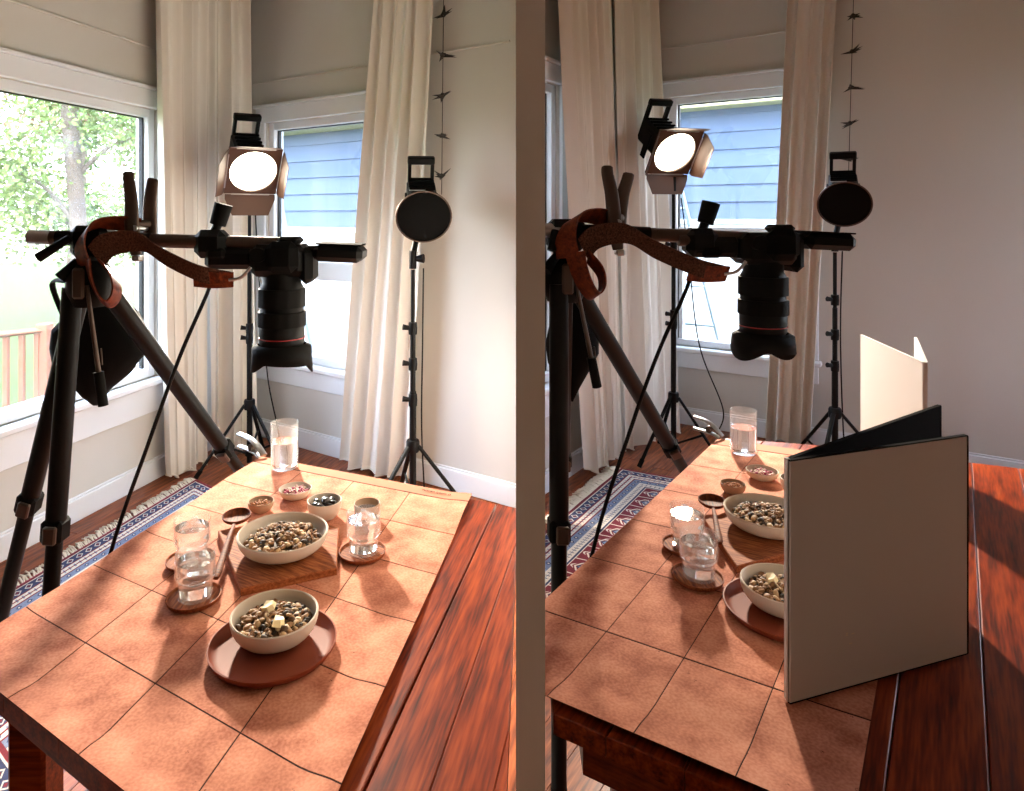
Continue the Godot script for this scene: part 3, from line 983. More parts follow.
# ---------------------------------------------------------------- rug
func rug_image() -> Image:
	var w := 256
	var h := 640
	var i := Image.create(w, h, false, Image.FORMAT_RGB8)
	var burg := Color(0.42, 0.07, 0.13)
	var navy := Color(0.16, 0.19, 0.32)
	var crm := Color(0.82, 0.77, 0.70)
	var slate := Color(0.42, 0.46, 0.55)
	rng.seed = 9
	for y in h:
		for x in w:
			var e := mini(x, y)          # bands run parallel to the two outer edges
			var along := y if x <= y else x
			var c := burg
			if e < 7:
				c = burg
			elif e < 10:
				c = crm
			elif e < 30:
				c = navy
				var m := Vector2((along % 22) - 11, e - 20)
				if absf(absf(m.x) + absf(m.y) - 7.0) < 1.6: c = crm
				elif absf(m.x) + absf(m.y) < 4.0: c = burg
			elif e < 33:
				c = burg
			elif e < 52:
				c = crm
				if (along % 12) < 3 and absf(e - 42) < 6: c = slate
				if absf(e - 42) < 1.2: c = burg
			elif e < 55:
				c = burg
			elif e < 72:
				c = slate
				var m2 := Vector2((along % 20) - 10, e - 63)
				if absf(m2.x) + absf(m2.y) < 6.0: c = navy
				if absf(m2.x) + absf(m2.y) < 2.6: c = crm
			elif e < 90:
				c = crm
				if (along % 10) < 2 and absf(e - 81) < 5: c = navy
				if absf(e - 81) < 1.0: c = slate
			elif e < 94:
				c = navy
			else:
				c = burg
				var q := Vector2(((x - 94) % 56) - 28, ((y - 94) % 56) - 28)
				var r := absf(q.x) * 0.8 + absf(q.y)
				if absf(q.x) > 26.5 or absf(q.y) > 26.5: c = crm
				elif r < 22.0 and (int(absf(q.x) + absf(q.y) * 0.6) % 7) < 4 and r > 11.0: c = crm
				elif r < 11.0 and r > 7.5: c = navy
				elif r <= 7.5 and r > 3.0: c = slate
				elif r <= 3.0: c = crm
			var k := rng.randf_range(0.86, 1.08)
			i.set_pixel(x, y, Color(c.r * k, c.g * k, c.b * k))
	return i

var rug_tex: ImageTexture

func rug(label: String, corner: Vector2, e1: Vector2, e2: Vector2, wide: float, long: float, keep := false) -> void:
	if rug_tex == null:
		rug_tex = ImageTexture.create_from_image(rug_image())
	var t := thing("rug", label, "rug", v(corner.x, 0, corner.y))
	var m := StandardMaterial3D.new()
	m.albedo_texture = rug_tex
	m.roughness = 0.95
	var st := new_st()
	var n := 40
	var g: Array = []
	for j in n + 1:
		var row: Array = []
		for i in n + 1:
			var p := corner + e1 * (wide * i / n) + e2 * (long * j / n)
			var u := wide * i / n
			var lim := 0.1103 * p.y + 0.03
			if keep and p.x < lim:   # stops at the face of the partition
				var more := (lim - p.x) / (e1.x - 0.1103 * e1.y)
				p += e1 * more
				u += more
			row.append([v(p.x, 0.0085 + 0.001 * sin(i * 1.7 + j), p.y), Vector2(u / 0.62, float(j) / n * long / 1.55)])
		g.append(row)
	st.set_smooth_group(1)
	for j in n:
		for i in n:
			for q in [[j, i], [j, i + 1], [j + 1, i + 1], [j, i], [j + 1, i + 1], [j + 1, i]]:
				st.set_uv(g[q[0]][q[1]][1])
				st.add_vertex(g[q[0]][q[1]][0])
	obj("pile", done(st), m, t)
	var edge := new_st()
	var cs := [corner, corner + e1 * wide, corner + e1 * wide + e2 * long, corner + e2 * long]
	for k in ([0] if keep else [0, 1, 2, 3]):
		var a: Vector2 = cs[k]
		var b: Vector2 = cs[(k + 1) % 4]
		add_tube(edge, [v(a.x, 0.005, a.y), v(b.x, 0.005, b.y)], 0.0045, 6)
	obj("binding", done(edge), M.leaf_rose, t)
	# tassels along the edge next to the wall
	rng.seed = 77
	var fr := new_st()
	for i in 260:
		var p := corner + e2 * (long * (i + rng.randf()) / 260.0)
		if keep and p.x < 0.1103 * p.y + 0.11:
			continue
		var out := (-e1 * rng.randf_range(0.05, 0.085) + e2 * rng.randf_range(-0.018, 0.018))
		add_tube(fr, [v(p.x, 0.006, p.y), v(p.x + out.x * 0.5, 0.012 + rng.randf() * 0.006, p.y + out.y * 0.5), v(p.x + out.x, 0.004, p.y + out.y)], 0.0042, 4)
	var fo := obj("fringe", done(fr), M.fringe, t)
	fo.set_meta("kind", "stuff")

# ---------------------------------------------------------------- stands and lamps
func light_stand(label: String, foot: Vector3, top: float, hub: float, spread: float, turn: float, knobs: Array) -> void:
	var t := thing("light_stand", label, "light stand", foot)
	obj("pole", tube([foot + Vector3(0, 0.05, 0), foot + Vector3(0, top * 0.52, 0)], 0.017, 12), M.black, t)
	obj("pole", tube([foot + Vector3(0, top * 0.5, 0), foot + Vector3(0, top * 0.76, 0)], 0.0135, 12), M.black, t)
	obj("pole", tube([foot + Vector3(0, top * 0.74, 0), foot + Vector3(0, top, 0)], 0.0105, 12), M.black, t)
	obj("hub", lathe([Vector2(0, -0.03), Vector2(0.03, -0.03), Vector2(0.034, -0.02), Vector2(0.034, 0.02), Vector2(0.03, 0.03), Vector2(0, 0.03)], 14), M.black, t, at_pos(foot + Vector3(0, hub, 0)))
	obj("lower_hub", lathe([Vector2(0, -0.02), Vector2(0.026, -0.02), Vector2(0.026, 0.02), Vector2(0, 0.02)], 14), M.black, t, at_pos(foot + Vector3(0, 0.11, 0)))
	for k in 3:
		var a := turn + TAU * k / 3.0
		var d := Vector3(cos(a), 0, sin(a))
		var e := foot + d * spread + Vector3(0, 0.012, 0)
		var s := foot + Vector3(0, hub, 0) + d * 0.03
		var leg := obj("leg", tube([s, e], 0.0115, 8, Vector3.UP, Vector2(1.1, 0.8)), M.black, t)
		obj("rubber_foot", tube([e - (e - s).normalized() * 0.05, e], 0.0145, 8), M.black_rubber, leg)
		obj("brace", tube([foot + Vector3(0, 0.11, 0) + d * 0.024, s.lerp(e, 0.55)], 0.0075, 6), M.black, t)
	for y in knobs:
		obj("collar", lathe([Vector2(0, -0.03), Vector2(0.021, -0.03), Vector2(0.023, 0.0), Vector2(0.021, 0.03), Vector2(0, 0.03)], 14), M.black, t, at_pos(foot + Vector3(0, y, 0)))
		obj("knob", tube([foot + Vector3(0, y, 0), foot + Vector3(-0.05, y + 0.008, 0.01)], [0.008, 0.015], 8), M.black, t)

func lamp_body(t: Node3D, f: Transform3D, r: float, len_: float, z0: float) -> void:
	# housing behind the front, along +z of the lamp frame
	obj("housing", box(Vector3(-r, -r, z0), Vector3(r, r, z0 + len_), 0.02), M.black, t, f)
	for k in 5:
		obj("cooling_fin", box(Vector3(-r * 0.9, r, z0 + 0.03 + k * len_ * 0.17), Vector3(r * 0.9, r + 0.012, z0 + 0.042 + k * len_ * 0.17), 0.002), M.black_matte, t, f)
	for s in [-1.0, 1.0]:
		obj("yoke_arm", box(Vector3(s * (r + 0.006) - 0.006, -r * 1.6, z0 + len_ * 0.35), Vector3(s * (r + 0.006) + 0.006, r * 0.4, z0 + len_ * 0.55), 0.003), M.black, t, f)
		obj("handle_post", box(Vector3(s * r * 0.8 - 0.009, r * 0.6, z0 + len_ - 0.03), Vector3(s * r * 0.8 + 0.009, r + 0.12, z0 + len_ + 0.005), 0.003), M.black, t, f)
	obj("handle_bar", box(Vector3(-r * 0.95, r + 0.085, z0 + len_ - 0.032), Vector3(r * 0.95, r + 0.125, z0 + len_ + 0.006), 0.006), M.black, t, f)
	obj("back_panel", box(Vector3(-r * 0.86, -r * 0.86, z0 + len_), Vector3(r * 0.86, r * 0.86, z0 + len_ + 0.012), 0.004), M.black_matte, t, f)

func lit_lamp(label: String, at: Vector3, fwd: Vector3, pole: Vector3) -> void:
	var b := Basis.looking_at(fwd.normalized(), Vector3.UP)
	var f := Transform3D(b, at)
	var t := thing("studio_lamp", label, "studio light", at, "", b)
	var R := 0.138
	lamp_body(t, f, 0.085, 0.26, 0.06)
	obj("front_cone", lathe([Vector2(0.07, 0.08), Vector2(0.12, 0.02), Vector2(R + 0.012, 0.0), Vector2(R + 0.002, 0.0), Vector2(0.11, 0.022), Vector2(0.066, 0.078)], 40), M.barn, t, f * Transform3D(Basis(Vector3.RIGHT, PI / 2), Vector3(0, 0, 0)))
	# barn door frame: square plate with a round opening
	var st := new_st()
	st.set_smooth_group(-1)
	var hw := 0.150
	for k in 40:
		var a0 := TAU * k / 40.0
		var a1 := TAU * (k + 1) / 40.0
		var q: Array = []
		for a in [a0, a1]:
			var m := maxf(absf(cos(a)), absf(sin(a)))
			q.append([Vector3(cos(a) * R, sin(a) * R, 0), Vector3(cos(a) * hw / m, sin(a) * hw / m, 0)])
		var up := Vector3(0, 0, -0.012)
		var lo := Vector3(0, 0, 0.006)
		quad(st, q[0][0] + up, q[0][1] + up, q[1][1] + up, q[1][0] + up)
		quad(st, q[0][0] + lo, q[1][0] + lo, q[1][1] + lo, q[0][1] + lo)
		quad(st, q[0][1] + up, q[0][1] + lo, q[1][1] + lo, q[1][1] + up)
		quad(st, q[0][0] + up, q[1][0] + up, q[1][0] + lo, q[0][0] + lo)
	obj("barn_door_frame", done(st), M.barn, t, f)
	for k in 4:
		var rz := Basis(Vector3(0, 0, 1), k * PI / 2.0)
		var open: float = [1.0, 1.5, 0.62, 1.05][k]
		var w0 := 0.145
		var w1 := 0.105
		var l := 0.125
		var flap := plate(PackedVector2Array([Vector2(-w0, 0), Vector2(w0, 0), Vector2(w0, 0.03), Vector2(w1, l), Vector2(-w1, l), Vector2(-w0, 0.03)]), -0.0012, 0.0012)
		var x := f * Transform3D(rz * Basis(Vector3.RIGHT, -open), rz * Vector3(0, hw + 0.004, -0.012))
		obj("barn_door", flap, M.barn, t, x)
		obj("hinge", tube([f * (rz * Vector3(-0.11, hw + 0.002, -0.014)), f * (rz * Vector3(0.11, hw + 0.002, -0.014))], 0.005, 6), M.silver, t)
	obj("lens_glow", lathe([Vector2(0, -0.004), Vector2(R - 0.003, -0.004), Vector2(R - 0.001, 0.0), Vector2(R - 0.004, 0.004), Vector2(0, 0.012)], 48), M.lamp_glow, t, f * Transform3D(Basis(Vector3.RIGHT, -PI / 2), Vector3(0, 0, 0.004)))
	obj("lens_ring", lathe([Vector2(R - 0.004, -0.004), Vector2(R + 0.004, -0.004), Vector2(R + 0.004, 0.006), Vector2(R - 0.004, 0.006), Vector2(R - 0.004, -0.004)], 48), M.dull_steel, t, f * Transform3D(Basis(Vector3.RIGHT, -PI / 2), Vector3(0, 0, -0.008)))
	obj("stand_socket", tube([pole, pole + Vector3(0, 0.09, 0)], 0.019, 10), M.black, t)
	obj("tilt_bracket", tube([pole + Vector3(0, 0.07, 0), f * Vector3(0, -0.10, 0.14)], 0.016, 8), M.black, t)
	var s := SpotLight3D.new()
	s.name = "lamp_beam"
	s.light_color = Color(1.0, 0.945, 0.86)
	s.light_energy = SPOT_ENERGY
	s.spot_angle = 45.0
	s.spot_angle_attenuation = 0.9
	s.spot_range = 12.0
	s.spot_attenuation = 2.0
	s.light_size = 0.09
	s.shadow_enabled = true
	add_child(s, true)
	s.transform = Transform3D(b, f * Vector3(0, 0, -0.03))

func dark_lamp(label: String, at: Vector3, fwd: Vector3, pole: Vector3) -> void:
	var b := Basis.looking_at(fwd.normalized(), Vector3.UP)
	var f := Transform3D(b, at)
	var t := thing("studio_lamp", label, "studio light", at, "", b)
	lamp_body(t, f, 0.075, 0.20, 0.13)
	obj("reflector_dish", lathe([Vector2(0.052, 0.13), Vector2(0.075, 0.10), Vector2(0.11, 0.05), Vector2(0.138, 0.0), Vector2(0.134, 0.0), Vector2(0.106, 0.051), Vector2(0.071, 0.10), Vector2(0.05, 0.125)], 48), M.black, t, f * Transform3D(Basis(Vector3.RIGHT, PI / 2), Vector3.ZERO))
	obj("diffuser_cap", lathe([Vector2(0, 0.004), Vector2(0.128, 0.004), Vector2(0.134, 0.008), Vector2(0.128, 0.012), Vector2(0, 0.014)], 48), M.black_matte, t, f * Transform3D(Basis(Vector3.RIGHT, PI / 2), Vector3.ZERO))
	obj("rim", lathe([Vector2(0.134, -0.004), Vector2(0.140, -0.004), Vector2(0.140, 0.004), Vector2(0.134, 0.004), Vector2(0.134, -0.004)], 48), M.dull_steel, t, f * Transform3D(Basis(Vector3.RIGHT, PI / 2), Vector3.ZERO))
	obj("mount_ring", lathe([Vector2(0.06, -0.02), Vector2(0.074, -0.02), Vector2(0.078, 0.0), Vector2(0.074, 0.02), Vector2(0.06, 0.02)], 36), M.black, t, f * Transform3D(Basis(Vector3.RIGHT, PI / 2), Vector3(0, 0, 0.125)))
	obj("label_strip", box(Vector3(-0.015, 0.0755, 0.155), Vector3(0.068, 0.079, 0.185)), M.white_label, t, f)
	obj("red_mark", box(Vector3(0.02, 0.079, 0.163), Vector3(0.032, 0.0805, 0.177)), M.red, t, f)
	obj("stand_socket", tube([pole, pole + Vector3(0, 0.09, 0)], 0.019, 10), M.black, t)
	obj("tilt_bracket", tube([pole + Vector3(0, 0.07, 0), f * Vector3(0, -0.085, 0.2)], 0.016, 8), M.black, t)
	obj("tilt_knob", tube([pole + Vector3(0.01, 0.05, 0.0), pole + Vector3(0.055, 0.052, 0.01)], [0.012, 0.024], 10), M.black, t)

func cable(called: String, label: String, pts: Array, r: float) -> void:
	var o := obj(called, tube(smooth(pts, 10), r, 7), M.cable, null)
	meta(o, label, "cable")

func garland(label: String, top: Vector3, bottom: Vector3, n: int) -> void:
	var t := thing("bird_garland", label, "garland", bottom)
	obj("string", tube([top, bottom], 0.0022, 5), M.wire, t)
	rng.seed = 123
	for i in n:
		var p := top.lerp(bottom, (i + 0.55) / n)
		var st := new_st()
		st.set_smooth_group(-1)
		for k in 6:
			var a := rng.randf() * TAU
			var d := Vector3(cos(a), rng.randf_range(-0.5, 0.7), sin(a)).normalized() * rng.randf_range(0.045, 0.085)
			var s := d.cross(Vector3.UP).normalized() * 0.014
			tri(st, p + s, p - s, p + d)
			tri(st, p + Vector3(0, 0.010, 0), p - Vector3(0, 0.010, 0), p + d)
		add_tube(st, [p + Vector3(-0.015, -0.004, 0), p + Vector3(0, 0.004, 0), p + Vector3(0.018, 0.008, 0)], [0.006, 0.016, 0.004], 6)
		obj("paper_bird", done(st), M.wire, t)

# ---------------------------------------------------------------- tripod, camera, strap
func tripod(label: String, apex: Vector3, feet: Array, arm0: Vector3, arm1: Vector3, pan_tip: Vector3, lever := 1.0) -> void:
	var base := Vector3(apex.x, 0, apex.z)
	var t := thing("tripod", label, "tripod", base)
	for k in feet.size():
		var e: Vector3 = feet[k]
		var d := (e - apex)
		var out := Vector3(d.x, 0, d.z).normalized() * 0.045
		var s := apex + out + Vector3(0, -0.04, 0)
		var m := s.lerp(e, 0.47)
		var leg := obj("leg", tube([s, m], 0.0255, 12), M.black, t)
		obj("leg_lower", tube([s.lerp(e, 0.44), e + Vector3(0, 0.01, 0)], 0.0205, 12), M.black, leg)
		obj("leg_clamp", box(Vector3(-0.028, -0.03, -0.028), Vector3(0.028, 0.03, 0.028), 0.008), M.black_rubber, leg, Transform3D(Basis(Quaternion(Vector3.UP, (s - e).normalized())), m))
		obj("clamp_lever", box(Vector3(-0.012, -0.024, 0.028), Vector3(0.022, 0.022, 0.042), 0.004), M.dull_steel, leg, Transform3D(Basis(Quaternion(Vector3.UP, (s - e).normalized())), m))
		obj("rubber_foot", tube([e, e + (s - e).normalized() * 0.05], [0.02, 0.022], 10), M.black_rubber, leg)
	obj("shoulder", lathe([Vector2(0, -0.09), Vector2(0.045, -0.09), Vector2(0.062, -0.05), Vector2(0.062, -0.01), Vector2(0.045, 0.02), Vector2(0.03, 0.03), Vector2(0.03, 0.06), Vector2(0, 0.06)], 20), M.black, t, at_pos(apex))
	obj("shoulder_badge", box(Vector3(-0.016, -0.065, 0.058), Vector3(0.016, 0.015, 0.07), 0.006), M.dull_steel, t, at_pos(apex))
	var a0 := arm0.lerp(arm1, 0.0)
	obj("arm", tube([arm0, arm1], 0.0185, 14), M.dull_steel, t)
	obj("arm_tip", tube([arm0 - Vector3(0.006, 0, 0), arm0.lerp(arm1, 0.075)], 0.0195, 14), M.silver, t)
	obj("arm_sleeve", tube([arm0.lerp(arm1, 0.10), arm0.lerp(arm1, 0.46)], 0.0205, 14), M.black, t)
	obj("arm_clamp", boxc(Vector3(0.10, 0.085, 0.075), 0.016), M.black, t, at_pos(Vector3(apex.x + 0.005, lerpf(arm0.y, arm1.y, 0.2) - 0.008, apex.z)))
	obj("clamp_post", tube([apex + Vector3(0, 0.03, 0), Vector3(apex.x, arm0.y - 0.03, apex.z)], 0.024, 12), M.black, t)
	obj("clamp_lever", tube([Vector3(apex.x - 0.03, arm0.y, apex.z + 0.045), Vector3(apex.x - 0.03 - 0.075 * lever, arm0.y - 0.052, apex.z + 0.06)], [0.010, 0.013], 10), M.black, t)
	obj("tilt_knob", tube([Vector3(apex.x - 0.02, arm0.y - 0.06, apex.z + 0.03), Vector3(apex.x - 0.055, arm0.y - 0.105, apex.z + 0.05)], [0.010, 0.016], 10), M.black, t)
	obj("pan_handle", tube([apex + Vector3(0.02, -0.03, 0.06), pan_tip], [0.005, 0.007], 10), M.dull_steel, t)
	obj("pan_grip", tube([(apex + Vector3(0.02, -0.03, 0.06)).lerp(pan_tip, 0.72), pan_tip], 0.0125, 10), M.black_rubber, t)

func camera_rig(label: String, c: Vector3, arm1: Vector3) -> void:
	# c: middle of the body; the lens looks straight down
	var k := Transform3D(Basis().scaled(Vector3(1.2, 1.08, 1.2)), c)
	var t := thing("camera", label, "camera", c - Vector3(0, 0.2, 0))
	obj("body", box(Vector3(-0.062, -0.042, -0.05), Vector3(0.062, 0.036, 0.05), 0.016), M.black, t, k)
	obj("prism_hump", box(Vector3(-0.02, -0.03, 0.04), Vector3(0.05, 0.045, 0.078), 0.016), M.black_matte, t, k)
	obj("hand_grip", box(Vector3(0.045, -0.06, -0.04), Vector3(0.075, 0.03, 0.045), 0.014), M.black_rubber, t, k)
	obj("mode_dial", tube([Vector3(-0.035, 0.012, 0.05), Vector3(-0.035, 0.012, 0.068)], 0.017, 14), M.black_rubber, t, k)
	obj("eye_cup", box(Vector3(0.0, 0.036, 0.0), Vector3(0.05, 0.055, 0.05), 0.008), M.black_rubber, t, k)
	obj("lens_barrel", lathe([Vector2(0, -0.215), Vector2(0.044, -0.215), Vector2(0.049, -0.205), Vector2(0.049, -0.165), Vector2(0.047, -0.16), Vector2(0.047, -0.07), Vector2(0.042, -0.06), Vector2(0.042, -0.035), Vector2(0, -0.035)], 40), M.black, t, k)
	var ring := func(y0: float, y1: float, r: float, nm: String, m: Material) -> void:
		obj(nm, lathe([Vector2(r - 0.006, y0), Vector2(r, y0 + 0.001), Vector2(r, y1 - 0.001), Vector2(r - 0.006, y1)], 48, [36, 0.0012, y0 + 0.0005, y1 - 0.0005, 9] if nm.ends_with("grip") else []), m, t, k)
	ring.call(-0.118, -0.072, 0.0505, "zoom_grip", M.black_rubber)
	ring.call(-0.165, -0.128, 0.0515, "focus_grip", M.black_rubber)
	ring.call(-0.195, -0.191, 0.0502, "red_ring", M.red)
	obj("front_element", lathe([Vector2(0, -0.219), Vector2(0.036, -0.216), Vector2(0.038, -0.213)], 32), M.board_black, t, k)
	# petal hood
	var st := new_st()
	st.set_smooth_group(1)
	var n := 64
	for w in n:
		var q: Array = []
		for e in [w, w + 1]:
			var a: float = TAU * e / n
			var len_: float = 0.030 + 0.026 * maxf(0.0, cos(2.0 * a + 0.9)) + 0.012 * (0.5 + 0.5 * cos(a + 0.4))
			q.append([Vector3(cos(a) * 0.052, -0.208, sin(a) * 0.052), Vector3(cos(a) * 0.064, -0.216, sin(a) * 0.064), Vector3(cos(a) * 0.067, -0.216 - len_, sin(a) * 0.067), Vector3(cos(a) * 0.0645, -0.216 - len_, sin(a) * 0.0645), Vector3(cos(a) * 0.061, -0.218, sin(a) * 0.061)])
		for j in 4:
			quad(st, q[1][j], q[1][j + 1], q[0][j + 1], q[0][j])
	obj("lens_hood", done(st), M.black_rubber, t, k)
	# folded-out screen seen on edge
	obj("screen_hinge", box(Vector3(0.055, 0.0, -0.02), Vector3(0.085, 0.032, 0.03), 0.008), M.black, t, k)
	obj("side_screen", box(Vector3(0.075, 0.0, -0.05), Vector3(0.182, 0.040, 0.05), 0.012), M.black, t, k * Transform3D(Basis(Vector3(0, 0, 1), -0.05), Vector3.ZERO))
	obj("screen_lip", box(Vector3(0.08, 0.040, -0.046), Vector3(0.178, 0.044, 0.046), 0.0015), M.black_matte, t, k * Transform3D(Basis(Vector3(0, 0, 1), -0.05), Vector3.ZERO))
	# plate that joins the body to the arm
	obj("mount_plate", boxc(Vector3(0.11, 0.05, 0.055), 0.012), M.black, t, k * at_pos(Vector3(-0.11, 0.0, 0)))

func super_clamp(label: String, p: Vector3) -> void:
	var t := thing("arm_clamp", label, "clamp", p)
	obj("jaw", boxc(Vector3(0.085, 0.075, 0.07), 0.018), M.black, t, at_pos(p))
	obj("jaw_tooth", boxc(Vector3(0.05, 0.03, 0.08), 0.008), M.black_rubber, t, at_pos(p + Vector3(0.02, -0.025, 0)))
	obj("knob_post", tube([p + Vector3(0.005, 0.03, 0), p + Vector3(0.018, 0.06, 0)], 0.012, 10), M.black, t)
	obj("knob", tube([p + Vector3(0.014, 0.050, 0.0), p + Vector3(0.030, 0.105, 0.0)], [0.021, 0.024], 14), M.black_rubber, t)
	obj("side_screw", tube([p + Vector3(-0.06, 0.006, 0.01), p + Vector3(-0.03, 0.006, 0.01)], 0.016, 12), M.dull_steel, t)

func a_clamp(label: String, p: Vector3) -> void:
	var t := thing("spring_clamp", label, "clamp", p)
	var a := [p + Vector3(0.006, -0.07, 0.024), p + Vector3(-0.004, 0.0, 0.028), p + Vector3(-0.010, 0.075, 0.02), p + Vector3(-0.019, 0.125, 0.014), p + Vector3(-0.020, 0.150, 0.013)]
	var b := [p + Vector3(0.020, -0.055, -0.02), p + Vector3(0.020, 0.0, -0.022), p + Vector3(0.026, 0.07, -0.01), p + Vector3(0.036, 0.112, 0.0), p + Vector3(0.040, 0.132, 0.003)]
	obj("handle", tube(smooth(a, 4), [0.014, 0.016, 0.018, 0.019, 0.0195, 0.0195, 0.019, 0.0185, 0.018, 0.0175, 0.017, 0.0165, 0.016, 0.016, 0.0155, 0.015, 0.009], 10, Vector3(0, 0, 1), Vector2(1.0, 0.4)), M.dull_steel, t)
	obj("handle", tube(smooth(b, 4), [0.014, 0.016, 0.018, 0.019, 0.0195, 0.0195, 0.019, 0.0185, 0.018, 0.0175, 0.017, 0.0165, 0.016, 0.016, 0.0155, 0.015, 0.009], 10, Vector3(0, 0, 1), Vector2(1.0, 0.4)), M.dull_steel, t)
	obj("pivot", tube([p + Vector3(0.004, 0.0, 0.035), p + Vector3(0.014, 0.0, -0.03)], 0.009, 10), M.silver, t)
	obj("spring", tube([p + Vector3(-0.002, 0.012, 0.02), p + Vector3(0.022, 0.012, -0.012)], 0.011, 10), M.dull_steel, t)
	obj("jaw_pad", boxc(Vector3(0.024, 0.016, 0.03), 0.004), M.silver, t, at_pos(p + Vector3(0.010, -0.078, 0.024)))

func ribbon(pts: Array, wide: Array, thick: float) -> ArrayMesh:
	# flat band through points; wide holds the half-width vector at each point
	var n := pts.size()
	var st := new_st()
	st.set_smooth_group(1)
	var up: Array = []
	for i in n:
		var tg: Vector3 = (pts[mini(i + 1, n - 1)] - pts[maxi(i - 1, 0)]).normalized()
		up.append(tg.cross(wide[i]).normalized() * thick)
	for i in n - 1:
		quad(st, pts[i] - wide[i] + up[i], pts[i + 1] - wide[i + 1] + up[i + 1], pts[i + 1] + wide[i + 1] + up[i + 1], pts[i] + wide[i] + up[i])
		quad(st, pts[i] - wide[i] - up[i], pts[i] + wide[i] - up[i], pts[i + 1] + wide[i + 1] - up[i + 1], pts[i + 1] - wide[i + 1] - up[i + 1])
	st.set_smooth_group(2)
	for i in n - 1:
		for s in [-1.0, 1.0]:
			quad(st, pts[i] + wide[i] * s + up[i], pts[i + 1] + wide[i + 1] * s + up[i + 1], pts[i + 1] + wide[i + 1] * s - up[i + 1], pts[i] + wide[i] * s - up[i])
	return done(st)

func strap(label: String, p: Vector3, e: Vector3) -> void:
	# p: where the strap hangs over the arm next to the tripod; e: where it meets the camera
	var t := thing("camera_strap", label, "strap", p)
	var w := func(n: int, a: Vector3, b: Vector3) -> Array:
		var o: Array = []
		for i in n:
			o.append(a.lerp(b, float(i) / (n - 1)))
		return o
	# plain leather end folded over the arm, its loop hanging below
	var over: Array = smooth([p + Vector3(-0.045, -0.075, 0.030), p + Vector3(-0.052, -0.02, 0.040), p + Vector3(-0.030, 0.026, 0.030), p + Vector3(0.02, 0.034, 0.0), p + Vector3(0.075, 0.024, -0.02)], 6)
	obj("leather_end", ribbon(over, w.call(over.size(), Vector3(0.026, 0.004, 0.020), Vector3(0.010, 0.022, 0.016)), 0.002), M.leather, t)
	var loop: Array = smooth([p + Vector3(-0.030, -0.06, 0.045), p + Vector3(-0.020, -0.105, 0.050), p + Vector3(0.000, -0.150, 0.050), p + Vector3(0.022, -0.172, 0.045), p + Vector3(0.040, -0.150, 0.040), p + Vector3(0.036, -0.110, 0.036), p + Vector3(0.006, -0.072, 0.030)], 6)
	obj("leather_loop", ribbon(loop, w.call(loop.size(), Vector3(0.020, 0.006, 0.026), Vector3(-0.004, 0.018, 0.028)), 0.002), M.leather, t)
	var sag: Array = smooth([p + Vector3(-0.008, -0.055, 0.044), p + Vector3(0.022, -0.022, 0.046), p + Vector3(0.10, -0.012, 0.044), p.lerp(e, 0.5) + Vector3(0, 0.004, 0.03), p.lerp(e, 0.78) + Vector3(0, -0.006, 0.03), e], 8)
	obj("woven_band", ribbon(sag, w.call(sag.size(), Vector3(-0.016, 0.030, 0.010), Vector3(0.004, 0.020, 0.010)), 0.002), M.strap_weave, t)
	var tail: Array = smooth([e + Vector3(-0.09, 0.006, 0.010), e + Vector3(-0.04, 0.0, 0.012), e + Vector3(0.01, 0.0, 0.006)], 5)
	obj("leather_tab", ribbon(tail, w.call(tail.size(), Vector3(0.003, 0.0235, 0.011), Vector3(0.003, 0.019, 0.009)), 0.0026), M.leather, t)
	obj("buckle", tube(smooth([e + Vector3(0.0, 0.0, 0.01), e + Vector3(0.03, 0.006, 0.012), e + Vector3(0.055, 0.032, 0.01)], 5), 0.0042, 8), M.silver, t)

